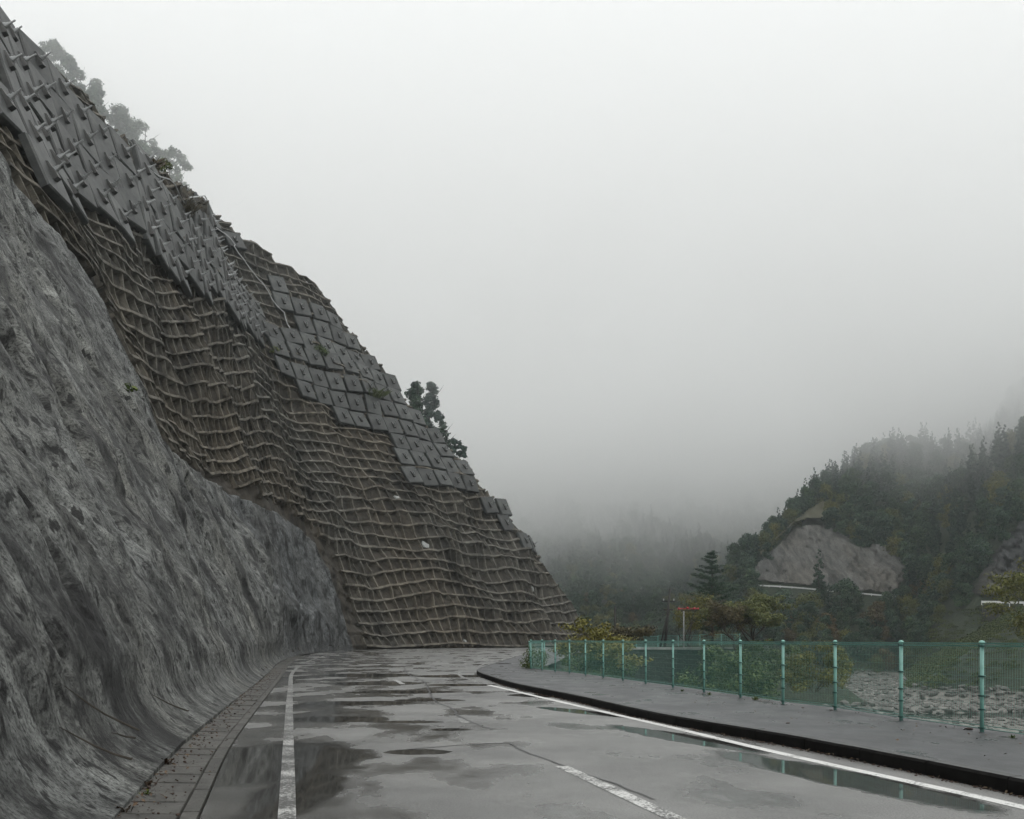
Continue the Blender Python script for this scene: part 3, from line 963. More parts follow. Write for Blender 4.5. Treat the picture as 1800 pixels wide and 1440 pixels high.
# ------------------------------------------------------------------ terrain
XE_Y = [-60, -20, 0, 9.3, 13.2, 21, 28, 34, 40.7, 46, 60, 70, 80, 88, 95, 100.5, 106, 140]
XE_X = [18, 13, 9.3, 7.7, 7.0, 5.6, 4.6, 3.4, 1.9, 1.7, 3.4, 4.8, 6.9, 10.4, 16, 22.5, 30, 31]
ZR = -7.6
def terrain(X, Y):
    X = np.asarray(X, float); Y = np.asarray(Y, float)
    xe = np.interp(Y, XE_Y, XE_X)
    dx = X - xe - .15
    plat = -.04 + zg(Y) + np.where(dx > 0, -.75 * dx, 0)
    plat = np.where(Y > 130, np.minimum(plat, .3 - (Y - 130) * .35), plat)
    n1 = fbm(X / 14., Y / 14., 4, 201); n2 = fbm(X / 60., Y / 60., 3, 207)
    bar = ZR + .55 * n1 + .6 * np.exp(-((Y - 180 - .2 * X) / 35.) ** 2) + .2
    # river channel near the foot of our bank and a pool further out
    plat = np.maximum(plat, ZR - .8)
    z = np.maximum(plat, np.where(dx > 8, bar, -50))
    poolm = sstep(9, 0, np.abs(Y - (118 + .12 * (X - 60)))) * sstep(30, 42, X) * sstep(80, 62, X)
    pool2 = sstep(7, 0, np.abs(Y - (92 + .2 * (X - 40)))) * sstep(20, 30, X)
    z = np.where((z < ZR + 1.5) & (dx > 8), z - 1.6 * np.maximum(poolm, pool2), z)
    # grassy bank with the road on it, right
    bt = np.clip((X - (.40 * Y - 2)) * .62 - 7.2, -20, 7.9)
    bt = np.where((Y > 130) & (Y < 235), bt - 12 * sstep(150, 130, Y), -30)
    z = np.maximum(z, bt + .4 * n1)
    # rock cut above that road
    rc = 7.9 + np.minimum((X - 97) * 1.5, (Y - 208) * 1.5)
    z = np.where((Y > 205) & (Y < 275) & (X > 86), np.maximum(z, np.minimum(rc, 45 + 8 * n2)), z)
    # spur on the right
    zr = np.interp(X, [0, 44, 54, 63, 77, 97, 113, 126, 143, 160, 195, 260, 400, 700], [-20, -10, 4, 20, 29, 46, 56, 62, 60, 68, 96, 150, 230, 330])
    yf = np.interp(X, [0, 60, 95, 140, 260], [236, 226, 222, 205, 200])
    rampz = -7 + .66 * (Y - yf)
    yr = yf + (zr + 7) / .66
    back = zr - .45 * np.maximum(Y - yr - 12, 0)
    sp = np.minimum(np.minimum(rampz, zr + 2), back) + 3.0 * n1 * sstep(0, 20, rampz) + 5 * n2 * sstep(5, 40, rampz)
    # bench for the spur road
    z = np.maximum(z, sp)
    # far valley side
    yl = 330 + .10 * (X - 60) + 26 * n2
    fl = -6 + .45 * (Y - yl) + 7 * n1 + 16 * n2
    fl = np.minimum(fl, 330)
    z = np.maximum(z, np.where(Y > 250, fl, -50))
    # hill behind and left of the anchored slope, hidden from the road below
    return z
def hit(px, py, y0=60., y1=1100.):
    Y = np.arange(y0, y1, .5)
    X = (px - 900) / FPX * Y; Z = EYE - (py - HOR) / FPX * Y
    T = terrain(X, Y)
    a = (T >= Z)
    if not a.any(): return None
    k = int(a.argmax())
    return X[k], Y[k], T[k]

def ground_mat():
    m, t, b = mat('valley_ground')
    ob = texco(t)
    n = noise(t, ob, .08, 6, .6); n2 = noise(t, ob, 1.2, 6, .7)
    geo = t.nodes.new('ShaderNodeNewGeometry')
    sep = t.nodes.new('ShaderNodeSeparateXYZ'); t.links.new(geo.outputs['Position'], sep.inputs[0])
    soil = ramp(t, mth(t, 'ADD', mth(t, 'MULTIPLY', n, .5), mth(t, 'MULTIPLY', n2, .5)), [(.38, (.008, .016, .009)), (.5, (.018, .030, .014)), (.62, (.034, .048, .022))])
    stone = ramp(t, n2, [(.35, (.10, .10, .09)), (.65, (.24, .23, .21))])
    k = ramp(t, mth(t, 'ADD', mth(t, 'MULTIPLY', sep.outputs[2], .2), 1.55), [(.30, 0.0), (.42, 1.0)])
    t.links.new(mixc(t, k, stone, soil), b.inputs['Base Color'])
    b.inputs['Roughness'].default_value = .85
    bump(t, n2, .7, .4, b)
    return m
M_TERR = ground_mat()
xs = np.r_[np.arange(-420, -60, 12), np.arange(-60, -20, 4), np.arange(-20, 150, 1.5), np.arange(150, 420, 5), np.arange(420, 1300, 25)]
ys = np.r_[np.arange(-80, 0, 6), np.arange(0, 60, 2), np.arange(60, 260, 1.6), np.arange(260, 420, 3), np.arange(420, 800, 7), np.arange(800, 1500, 25)]
Xg, Yg = np.meshgrid(xs, ys, indexing='ij')
Zg = terrain(Xg, Yg)
# keep the sheet under the road and pavement
ground = np_mesh('ground', np.stack([Xg, Yg, Zg], -1).reshape(-1, 3), grid_faces(len(xs), len(ys)), M_TERR, None, True)
tag(ground, 'valley floor and hillsides', None, None, 'structure')

# hill behind the crest
def crest_hill():
    us = np.arange(u_at_y(45), u_at_y(142) + 8, 2.5)
    hc = hcrest(us)
    e = surf(us, hc, -.6)
    x, y, dx, dy = base(us)[:4]
    rows = [e]
    for r_, zz in ((6, 1.0), (14, 3), (26, 8), (45, 16), (70, 26), (110, 42), (170, 62)):
        p = e.copy()
        p[:, 0] += dx * r_; p[:, 1] += dy * r_ + r_ * .25
        p[:, 2] += zz * np.clip(hc / 60., .15, 1) * .8 - .8
        rows.append(p)
    P = np.stack(rows, 1)
    P[:, 1:, 2] += fbm(P[:, 1:, 0] / 9, P[:, 1:, 1] / 9, 3, 301) * .6
    o = np_mesh('hill', P.reshape(-1, 3), grid_faces(len(us), len(rows)), M_TERR, None, True)
    tag(o, 'wooded hill top behind the crest of the slope', None, None, 'structure')
    return P
CH = crest_hill()

# river water
def water_mat():
    m, t, b = mat('river_water')
    b.inputs['Base Color'].default_value = (.018, .030, .022, 1)
    b.inputs['Roughness'].default_value = .06
    bump(t, noise(t, texco(t), 2.5, 4, .6), .08, .05, b)
    return m
wt = poly_sheet('river', [(8, 55), (300, 55), (300, 260), (8, 260)], ZR - .35, water_mat())
tag(wt, 'dark green river pool', None, None, 'structure')

# ------------------------------------------------------------------ foliage tools
def leaf_cloud(centers, radii, n, size, rng, squash=.75, droop=0.0):
    """n quads spread over shells of clumps. returns V,F,tone"""
    centers = np.asarray(centers, float); radii = np.asarray(radii, float)
    k = rng.choice(len(centers), n, p=radii ** 2 / (radii ** 2).sum())
    d = rng.normal(size=(n, 3)); d /= np.linalg.norm(d, axis=1)[:, None]
    rr = radii[k] * (rng.uniform(.45, 1.05, n))
    c = centers[k] + d * rr[:, None] * np.array([1, 1, squash])
    nrm = d + rng.normal(size=(n, 3)) * .55; nrm[:, 2] += .45
    nrm /= np.linalg.norm(nrm, axis=1)[:, None]
    t = np.cross(nrm, rng.normal(size=(n, 3))); t /= np.linalg.norm(t, axis=1)[:, None]
    b = np.cross(nrm, t)
    s = size * rng.uniform(.6, 1.35, n)[:, None]
    a = s * .9; e = s * .55
    V = np.stack([c - t * a, c - b * e, c + t * a, c + b * e], 1).reshape(-1, 3)
    F = np.arange(4 * n).reshape(-1, 4)
    tone = np.repeat(rng.uniform(0, 1, n) * .6 + rng.uniform(0, 1, len(centers))[k] * .4, 4)
    return V, F, tone
def crown_round(rng, h, w, n, size, base_frac=.25, nc=16):
    cs = []; rr = []
    for i in range(nc):
        a = rng.uniform(0, 2 * math.pi); z = rng.uniform(0, 1)
        rad = w * .5 * math.sqrt(max(.05, 1 - (2 * z - .75) ** 2 * .6)) * rng.uniform(.25, .8)
        cs.append((math.cos(a) * rad, math.sin(a) * rad, h * (base_frac + (1 - base_frac) * z * .88)))
        rr.append(w * rng.uniform(.13, .24))
    return leaf_cloud(cs, rr, n, size, rng)
def crown_cone(rng, h, w, n, size, base_frac=.2, nc=26, power=.8):
    cs = []; rr = []
    for i in range(nc):
        z = (i + .5) / nc
        rad = w * .5 * ((1 - z) ** power) * rng.uniform(.3, .75)
        a = rng.uniform(0, 2 * math.pi)
        cs.append((math.cos(a) * rad, math.sin(a) * rad, h * (base_frac + (1 - base_frac) * z)))
        rr.append(max(w * .06, w * .26 * (1 - z) ** .7))
    return leaf_cloud(cs, rr, n, size, rng)
def trunk_mesh(h, r, rng, limbs=5, lean=0.0, hl=.35):
    mb = MB()
    pts = [(lean * z * h + .02 * h * math.sin(z * 5 + 1), .015 * h * math.sin(z * 4), z * h) for z in (0, .2, .4, .6, .8, .95)]
    mb.tube([Vector(p) for p in pts], [r, r * .85, r * .68, r * .5, r * .3, r * .1], 7)
    for i in range(limbs):
        z = hl + (.9 - hl) * i / max(limbs, 1)
        a = rng.uniform(0, 6.28); L = h * .28 * (1.1 - z * .7)
        p0 = Vector((lean * z * h, 0, z * h)); d = Vector((math.cos(a), math.sin(a), .7))
        mb.tube([p0, p0 + d * L * .5, p0 + d * L + Vector((0, 0, L * .15))], [r * .35, r * .22, r * .07], 5)
    return mb
def plant(name, label, cat, loc, crown, cm, trunk=None, tm=None, group=None, cname='crown', rz=0, sc=1.0):
    t = empty(name, loc, rz); t.scale = (sc, sc, sc)
    tag(t, label, cat, group)
    V, F, tone = crown
    np_mesh(cname, V, F, cm, t, False, None, {'tone': tone})
    if trunk is not None: trunk.build('trunk', tm or M_BARK, t, True)
    return t

def branch_tree(rng, h, spread, levels=4, r0=.12, trunk_h=.25, up=.55, nkids=3, lean=(0, 0)):
    """recursive limbs; returns MB and list of twig points"""
    mb = MB(); tips = []
    def rec(p, d, L, r, lv):
        n = 4; pts = [p]; q = p.copy(); dd = d.copy()
        for i in range(n):
            dd = (dd + Vector(rng.normal(size=3)) * .14 + Vector((0, 0, .03 if lv < 2 else -.02))).normalized()
            q = q + dd * L / n; pts.append(q.copy())
        mb.tube(pts, [r * (1 - .5 * i / n) for i in range(n + 1)], 6 if lv < 2 else 4, False)
        if lv >= levels - 1:
            tips.extend(pts[1:])
            return
        if lv == levels - 2: tips.append(pts[-1])
        for k in range(nkids + (1 if lv == 0 else 0)):
            a = rng.uniform(0, 6.28)
            side = Vector((math.cos(a) * spread, math.sin(a) * spread, up * rng.uniform(.4, 1.1)))
            nd_ = (dd * .55 + side * .75).normalized()
            rec(pts[rng.randint(2, n + 1)] if k else pts[-1], nd_, L * rng.uniform(.62, .82), r * .55, lv + 1)
    rec(Vector((0, 0, 0)), Vector((lean[0], lean[1], 1)).normalized(), h * trunk_h * 1.6, r0, 0)
    return mb, tips
def fit(mb, tips, w_, h_):
    """scale the skeleton so that the tips span w_ x h_"""
    T = np.array([list(t) for t in tips])
    sx = w_ / max(1e-3, np.ptp(T[:, 0])); sz = h_ / max(1e-3, T[:, 2].max())
    mb.v = [(x * sx, y * sx, z * sz) for x, y, z in mb.v]
    T[:, 0] *= sx; T[:, 1] *= sx; T[:, 2] *= sz
    return T
def limb_tree(name, label, cat, loc, rng, w_, h_, leaf, nleaf, cm, clump=.35, bark=M_BARK, group=None, rz=0, **kw):
    mb, tips = branch_tree(rng, h_, **kw)
    T = fit(mb, tips, w_, h_)
    c = leaf_cloud(T, np.full(len(T), clump) * rng.uniform(.6, 1.3, len(T)), nleaf, leaf, rng, .55)
    t = empty(name, loc, rz); tag(t, label, cat, group)
    np_mesh('crown', c[0], c[1], cm, t, False, None, {'tone': c[2]})
    mb.build('trunk', bark, t, True)
    return t
def px2x(px, d): return (px - 900) / FPX * d
def px2z(py, d): return EYE + (HOR - py) / FPX * d

# ------------------------------------------------------------------ green mesh fence
def ball(mb, c, r, n=8, zs=1.0):
    c = Vector(c)
    rings = [(-.9, .43), (-.5, .87), (0, 1), (.5, .87), (.9, .43)]
    vs_ = [c + Vector((math.cos(2 * math.pi * k / n) * rr * r, math.sin(2 * math.pi * k / n) * rr * r, z * r * zs)) for z, rr in rings for k in range(n)]
    vs_ += [c + Vector((0, 0, -r * zs)), c + Vector((0, 0, r * zs))]
    f = [(i * n + k, i * n + (k + 1) % n, (i + 1) * n + (k + 1) % n, (i + 1) * n + k) for i in range(4) for k in range(n)]
    f += [(5 * n, (k + 1) % n, k) for k in range(n)] + [(5 * n + 1, 4 * n + k, 4 * n + (k + 1) % n) for k in range(n)]
    mb.add(vs_, f)
fence = empty('mesh_fence', (POSTS[4][0], POSTS[4][1], .15))
tag(fence, 'mint green wire mesh fence along the outer edge of the pavement', 'fence')
f0 = Vector((POSTS[4][0], POSTS[4][1], .15))
HF = 1.20
pm = MB(); pm.tube([(0, 0, -.02), (0, 0, HF - .03)], .027, 10)
cm_ = MB(); ball(cm_, (0, 0, HF - .015), .042, 8, .75)
bm_ = MB()
bm_.add([(-.065, -.010, -.009), (-.03, -.03, -.012), (.03, -.03, -.012), (.065, -.010, -.009), (.065, .010, -.009), (.03, .03, -.012), (-.03, .03, -.012), (-.065, .010, -.009),
         (-.065, -.010, .009), (-.036, -.036, .012), (.036, -.036, .012), (.065, -.010, .009), (.065, .010, .009), (.036, .036, .012), (-.036, .036, .012), (-.065, .010, .009)],
        [(k, (k + 1) % 8, 8 + (k + 1) % 8, 8 + k) for k in range(8)] + [tuple(range(8))[::-1], tuple(range(8, 16))])
CZ = (.055, .30, .48, .74, HF - .06)
def clamps(po):
    for z in CZ:
        c_ = link(bpy.data.objects.new('clamp', ME_CL), po); c_.location = (0, 0, z)
ME_CL = bpy.data.meshes.new('clamp'); ME_CL.from_pydata(bm_.v, [], bm_.f); ME_CL.materials.append(M_MINT_D)
POST_ME = None
for i, (x, y) in enumerate(POSTS):
    if i == 0:
        po = pm.build('post', M_MINT, fence, True); cp = cm_.build('post_cap', M_MINT, po, True); clamps(po)
        ME3 = (po.data, cp.data)
    else:
        po = link(bpy.data.objects.new('post', ME3[0]), fence)
        link(bpy.data.objects.new('post_cap', ME3[1]), po); clamps(po)
    a = POSTS[min(i + 1, len(POSTS) - 1)]; b = POSTS[max(i - 1, 0)]
    po.location = Vector((x, y, .15)) - f0
    po.rotation_euler = (0, 0, math.atan2(a[1] - b[1], a[0] - b[0]))
def panel(p0, p1, z0, h, name='mesh_panel', step=.05, wr=.0015, parent=fence, org=None, m=M_MINT_W, nh=9, detail=True):
    org = f0 if org is None else org
    p0 = Vector((p0[0], p0[1], z0)) - org; p1 = Vector((p1[0], p1[1], z0)) - org
    d = (p1 - p0); L = d.length; d.normalize(); n = Vector((d.y, -d.x, 0)); up = Vector((0, 0, 1))
    mb = MB()
    def bar(a, b, r):
        t = (b - a).normalized(); s = t.cross(n if abs(t.dot(n)) < .9 else up).normalized(); q_ = t.cross(s)
        vs_ = []
        for p in (a, b):
            for k in range(3):
                an = 2.094 * k
                vs_.append(p + (s * math.cos(an) + q_ * math.sin(an)) * r)
        mb.add(vs_, [(0, 1, 4, 3), (1, 2, 5, 4), (2, 0, 3, 5)])
    nvw = max(2, int(round(L / step)))
    tri = .075 if detail else 0
    for k in range(nvw + 1):
        o = p0 + d * (L * (k + .5) / (nvw + 1))
        j = random.gauss(0, .0015)
        o = o + d * j
        a0, a1 = .05 + tri, h - tri
        bar(o + up * a0, o + up * a1, wr)
        if detail:      # triangular roll, top and bottom
            t1 = o + up * a1; t2 = t1 + n * .045 + up * .04; t3 = t1 + up * tri
            bar(t1, t2, wr); bar(t2, t3 - n * .012, wr); bar(t3 - n * .012, t1 - n * .015 + up * .015, wr)
            c1 = o + up * a0; c2 = c1 + n * .045 - up * .04; c3 = c1 - up * tri
            bar(c1, c2, wr); bar(c2, c3 - n * .012, wr)
    zs = list(np.linspace(.05 + tri, h - tri, nh))
    for z in zs: bar(p0 + up * z - n * .004, p1 + up * z - n * .004, wr * 1.15)
    if detail:
        keep_mb = mb
        for z, q_ in ((h - tri + .04, .045), (h, -.012), (.05 + tri - .04, .045), (.05, -.012)):
            mb = MB(); bar(p0 + up * z + n * q_, p1 + up * z + n * q_, .011 if z > .5 else .007)
            mb.build('edge_rail', M_MINT, parent)
        mb = keep_mb
    else:
        bar(p0 + up * h, p1 + up * h, wr * 2.5); bar(p0 + up * .05, p1 + up * .05, wr * 2)
    return mb.build(name, m, parent)
for i in range(len(POSTS) - 1):
    panel(POSTS[i], POSTS[i + 1], .15, HF - .02)
# short return at the far end
RT = [POSTS[-1], (.74, 42.6), (1.5, 46.2), (2.4, 50)]
for i in range(1, 3):
    po = link(bpy.data.objects.new('post', ME3[0]), fence); po.location = Vector((RT[i][0], RT[i][1], .08)) - f0
    link(bpy.data.objects.new('post_cap', ME3[1]), po); clamps(po)
for i in range(2): panel(RT[i], RT[i + 1], .08, HF - .02)

# far fence beyond the bushes, and its retaining wall
RW = [(6.0, 70), (7.2, 72.5), (9.5, 74.0), (12.2, 73.5), (14.0, 70)]
rw = MB()
for i in range(len(RW) - 1):
    (xa, ya), (xb, yb) = RW[i], RW[i + 1]
    n = Vector((yb - ya, -(xb - xa), 0)).normalized() * .25
    rw.add([(xa, ya, -7.5), (xb, yb, -7.5), (xb, yb, .60), (xa, ya, .60), (xa - n.x, ya - n.y + .4, -7.5), (xb - n.x, yb - n.y + .4, -7.5), (xb - n.x, yb - n.y + .4, .60), (xa - n.x, ya - n.y + .4, .60)],
           [(0, 1, 2, 3), (5, 4, 7, 6), (3, 2, 6, 7)])
rwt = empty('retaining_wall', (9.5, 74, -7)); tag(rwt, 'dark mossy retaining wall seen through the fence behind the bushes', 'retaining wall')
o = rw.build('wall_face', M_RETAIN, rwt); o.location = (-9.5, -74, 7)
cp = MB()
for i in range(len(RW) - 1):
    (xa, ya), (xb, yb) = RW[i], RW[i + 1]
    d = Vector((xb - xa, yb - ya, 0)); L = d.length; d.normalize()
    cp.box(((xa + xb) / 2, (ya + yb) / 2 + .12, .69), (L - .01, .45, .17), (d, Vector((-d.y, d.x, 0)), Vector((0, 0, 1))))
o = cp.build('coping', M_CAP, rwt); o.location = (-9.5, -74, 7)
ff = empty('mesh_fence', (28, 128, .5)); tag(ff, 'distant pale green mesh fence showing just above the near fence rail', 'fence')
fo = Vector((28, 128, .5))
FF = [(7.7, 96.3), (10.3, 100.2), (12.9, 103.2), (15.5, 105.8), (18, 107.7), (20.6, 109.2), (23.2, 110.3), (25.4, 111)]
fz = [.28, .38, .48, .56, .64, .7, .76, .8]
for i in range(len(FF) - 1):
    panel(FF[i], FF[i + 1], (fz[i] + fz[i + 1]) / 2, 1.15, 'mesh_panel', .22, .014, ff, fo, M_MINT_W, 5, False)
for i, (x, y) in enumerate(FF):
    mb = MB(); mb.tube([(0, 0, -1.6), (0, 0, 1.2)], .05, 6)
    o = mb.build('post', M_MINT, ff); o.location = Vector((x, y, fz[i])) - fo
# ground carrying it
be = MB()
for i in range(len(FF) - 1):
    (xa, ya), (xb, yb) = FF[i], FF[i + 1]
    be.add([(xa + .4, ya - .8, -2), (xb + .4, yb - .8, -2), (xb, yb, fz[i + 1] + .05), (xa, ya, fz[i] + .05), (xa - 3, ya + 5, .2), (xb - 3, yb + 5, .2)], [(0, 1, 2, 3), (3, 2, 5, 4)])
o = be.build('embankment', M_TERR); tag(o, None, None, None, 'structure')

# ------------------------------------------------------------------ trees and shrubs near the fence
rng = np.random.RandomState(5)
limb_tree('maple_tree', 'low spreading yellow green maple just behind the far end of the near fence', 'tree', (3.35, 49.5, -2.2), rng, 4.6, 4.55, .075, 9000, M_LF_YELLOW, .36,
          spread=1.0, levels=5, r0=.10, trunk_h=.30, up=.32, nkids=3)
limb_tree('maple_tree', 'faint russet tree beside the slim distant pole', 'tree', (8.6, 85, -1.5), rng, 5.4, 4.0, .12, 5000, M_LF_RUST, .5,
          spread=.9, levels=4, r0=.12, trunk_h=.3, up=.45, nkids=3)
limb_tree('maple_tree', 'broad olive and rust maple with dark forking limbs right of the pine', 'tree', (24.6, 100, -1.6), rng, 8.6, 7.4, .13, 15000, M_LF_OLIVE, .62,
          spread=.95, levels=5, r0=.22, trunk_h=.30, up=.5, nkids=3)
limb_tree('maple_tree', 'brownish bare-topped tree between the pine and the broad maple', 'tree', (21.9, 97, -1.4), rng, 5.6, 6.6, .10, 5200, M_LF_RUST, .5,
          spread=.8, levels=5, r0=.17, trunk_h=.34, up=.6, nkids=3)
limb_tree('willow_tree', 'thin light yellow green tree leaning left beside the red sirens', 'tree', (19.9, 106, -1.0), rng, 4.0, 7.2, .09, 4200, M_LF_YELLOW, .42,
          spread=.55, levels=5, r0=.13, trunk_h=.34, up=.9, nkids=3, lean=(-.3, 0))
limb_tree('maple_tree', 'yellow green tree crown reaching in at the right-hand edge above the white guardrail', 'tree', (38.4, 70, -4.8), rng, 8.6, 11.5, .11, 12000, M_LF_YELLOW, .6,
          spread=.9, levels=5, r0=.2, trunk_h=.34, up=.55, nkids=3)

# pine with layered boughs
def pine(name, label, loc, h, w_, rng):
    t = empty(name, loc); tag(t, label, 'tree')
    mb = MB(); mb.tube([(0, 0, 0), (.05, 0, h * .5), (0, 0, h * .98)], [.2, .13, .03], 7)
    cs = []; rr = []
    z = h * .30
    while z < h * .97:
        q = (z / h - .30) / .70
        R_ = w_ * .5 * (1 - q) ** .75 + .25
        nb_ = 6 if q < .8 else 4
        a0 = rng.uniform(0, 6)
        for k in range(nb_):
            a = a0 + k * 6.283 / nb_ + rng.uniform(-.3, .3); L = R_ * rng.uniform(.35, 1.15)
            pts = [Vector((math.cos(a) * L * s, math.sin(a) * L * s, z + L * (.22 * s + .10 * s * s))) for s in (0, .5, 1)]
            mb.tube(pts, [.05, .03, .012], 4, False)
            for s in np.linspace(.35, 1.05, max(3, int(L / .28))):
                cs.append((math.cos(a) * L * s + rng.normal() * .1, math.sin(a) * L * s + rng.normal() * .1, z + L * (.22 * s + .1 * s * s)))
                rr.append(.42 * (1.15 - .3 * s))
        z += h * rng.uniform(.03, .062)
    c = leaf_cloud(cs, rr, 20000, .085, rng, .42)
    np_mesh('crown', c[0], c[1], M_LF_CEDAR, t, False, None, {'tone': c[2]})
    mb.build('trunk', M_BARK, t, True)
    return t
pine('pine_tree', 'dark green layered pine standing tallest among the trees behind the fence', (22.3, 111, -1.6), 12.9, 6.8, rng)

def bush(name, label, loc, w_, h_, n, leaf, cm, group=None, depth=1.0, nc=26, cat='shrub', clump=.22):
    cs = []; rr = []
    for i in range(nc):
        a = rng.uniform(0, 6.28); r_ = math.sqrt(rng.uniform(0, 1)) * .5
        z = rng.uniform(.05, 1) * h_ * (1 - r_ ** 2 * 1.6)
        cs.append((math.cos(a) * r_ * w_, math.sin(a) * r_ * w_ * depth, max(z, .08 * h_))); rr.append(clump * h_ * rng.uniform(.6, 1.2))
    c = leaf_cloud(cs, rr, n, leaf, rng, .8)
    t = empty(name, loc); tag(t, label, cat, group)
    np_mesh('foliage', c[0], c[1], cm, t, False, None, {'tone': c[2]})
    mb = MB()
    for i in range(9):
        e = cs[rng.randint(len(cs))]
        mb.tube([(e[0] * .1, e[1] * .1, -.05), (e[0] * .5, e[1] * .5, e[2] * .5), e], [.03, .02, .008], 5, False)
    mb.build('stem', M_BARK, t)
    return t
bush('bush', 'dense green bush pressed behind the middle of the near fence', (9.9, 46, -3.6), 4.3, 5.0, 15000, .075, M_LF_BUSH, depth=.7, nc=60, clump=.12)
bush('bush', 'light green thicket behind the far fence bays under the low maple', (3.9, 47.5, -2.8), 4.6, 3.9, 13000, .06, M_LF_BUSH, depth=.6, nc=60, clump=.12)
bush('bush', 'small shrub growing round the last fence post', (.95, 42.0, -.1), 1.0, 1.25, 2500, .04, M_LF_BUSH, depth=2.0)
bush('bush', 'dark undergrowth beneath the pine and broad maple', (22.5, 96, -3.2), 12, 5.0, 15000, .12, M_LF_BUSH, depth=.4, nc=70, clump=.16)
bush('bush', 'low dark scrub spilling over the retaining wall', (15.2, 72, -4.0), 5.5, 4.7, 8000, .10, M_LF_BUSH, depth=.5, nc=50, clump=.15)
bush('bush', 'olive scrub hanging just above the fence rail beside the broad maple', (25.5, 84, -3.0), 6.0, 4.6, 8000, .10, M_LF_OLIVE, depth=.5, nc=50, clump=.15)

# ------------------------------------------------------------------ trees on the crest, in the mist
def crown_tree(name, label, px, py_top, py_bot, d, w_px, cm, rng, kind='round', n=3500, leaf=.34, group=None):
    zt = px2z(py_top, d); zb = px2z(py_bot, d); w_ = w_px / FPX * d
    h = (zt - zb) / .88
    z0 = zt - h
    loc = (px2x(px, d), d, z0 - 3)
    if kind == 'round':
        cs = []; rr = []
        for i in range(46):
            z = rng.uniform(0, 1); rad = w_ * .5 * math.sqrt(max(.03, 1 - (2 * z - 1.0) ** 2)) * math.sqrt(rng.uniform(0, 1)) * .85
            a = rng.uniform(0, 6.28); cs.append((math.cos(a) * rad + w_ * .12 * math.sin(z * 5 + px), math.sin(a) * rad, h * (.08 + .86 * z))); rr.append(w_ * rng.uniform(.07, .16))
        c = leaf_cloud(cs, rr, int(n * 1.8), leaf, rng)
    else:
        cs = []; rr = []
        for i in range(60):
            z = i / 60.; rad = w_ * .5 * (1 - z) ** .4 * (.55 + .45 * min(1, z * 4)) * rng.uniform(.2, .75)
            a = rng.uniform(0, 6.28); cs.append((math.cos(a) * rad, math.sin(a) * rad, h * (.03 + .93 * z))); rr.append(w_ * rng.uniform(.14, .24) * (1 - .45 * z))
        c = leaf_cloud(cs, rr, int(n * 1.5), leaf, rng)
    V = c[0].copy(); V[:, 2] += 3
    tr = trunk_mesh(h + 2.5, .25, rng, 8, 0, .35)
    return plant(name, label, 'tree', loc, (V, c[1], c[2]), cm, tr, M_BARK, group)
crown_tree('broadleaf_tree', 'misty tree highest on the crest at the upper left corner', 85, 75, 130, 172, 66, M_LF_FOREST, rng, n=3000, leaf=.24)
crown_tree('broadleaf_tree', 'tall misty tree leaning over the crest, second from the top', 138, 98, 215, 170, 84, M_LF_FOREST, rng, n=5000, leaf=.24)
crown_tree('broadleaf_tree', 'bushy misty tree just below the tall leaning one on the crest', 165, 150, 262, 168, 72, M_LF_FOREST, rng, n=3500, leaf=.24)
crown_tree('broadleaf_tree', 'round feathery misty tree in the middle of the crest row', 212, 190, 285, 174, 92, M_LF_FOREST, rng, n=4000, leaf=.24)
crown_tree('broadleaf_tree', 'wide misty tree leaning right beside the round feathery one', 258, 212, 310, 174, 84, M_LF_FOREST, rng, n=4000, leaf=.24)
crown_tree('broadleaf_tree', 'lowest and smallest of the misty trees on the upper crest', 300, 258, 345, 174, 74, M_LF_FOREST, rng, n=3000, leaf=.24)
crown_tree('cypress_tree', 'dark narrow cypress, left one of the close pair behind the crest', 731, 667, 790, 172, 66, M_LF_CEDAR, rng, 'cone', 5500, .28)
crown_tree('cypress_tree', 'dark narrow cypress, right and taller one of the close pair behind the crest', 758, 667, 815, 193, 66, M_LF_CEDAR, rng, 'cone', 6500, .28)
crown_tree('cypress_tree', 'short dark conifer tucked under the cypress pair', 778, 735, 840, 190, 52, M_LF_CEDAR, rng, 'cone', 3000, .26)
crown_tree('broadleaf_tree', 'small thin tree at the foot of the cypress pair on the crest line', 796, 768, 850, 188, 46, M_LF_CEDAR, rng, n=1600, leaf=.26)

# weeds on the slope
def slope_tuft(label, px, py, size, cm, n=260, name='weed_tuft', grass=False):
    u_, h_ = surf_hit(px, py)
    p = surf(u_, h_, .55)
    if grass:
        mb = MB()
        for i in range(60):
            a = rng.uniform(0, 6.28); L = size * rng.uniform(.6, 1.2)
            d = Vector((math.cos(a) * .5 + .2, math.sin(a) * .5 - .1, .8)).normalized()
            b0 = Vector((rng.normal() * .25 * size, rng.normal() * .25 * size, 0)); s = Vector((-d.y, d.x, 0)).normalized() * .03
            mb.add([b0 - s, b0 + s, b0 + d * L * .6 + s * .6, b0 + d * L + Vector((d.x, d.y, -.5)) * L * .3], [(0, 1, 2, 3)])
        o = mb.build(name, cm); o.location = p
    else:
        c = leaf_cloud([(0, 0, size * .3), (size * .4, 0, size * .1), (-size * .4, 0, 0), (0, -.2, -size * .2)], [size * .5, size * .35, size * .35, size * .3], n, .11, rng)
        o = np_mesh(name, c[0], c[1], cm, None, False, None, {'tone': c[2]}); o.location = p
    tag(o, label, 'weeds')
    return o
slope_tuft('bright green bush growing between anchor plates near the middle of the slope', 556, 626, 1.6, M_LF_BUSH, 900)
slope_tuft('small green moss tuft under the lowest plates left of the bright bush', 478, 622, .8, M_LF_BUSH, 250)
slope_tuft('dry yellowish grass tuft between the lower anchor plates', 652, 706, 1.5, M_LF_OLIVE, 0, grass=True)
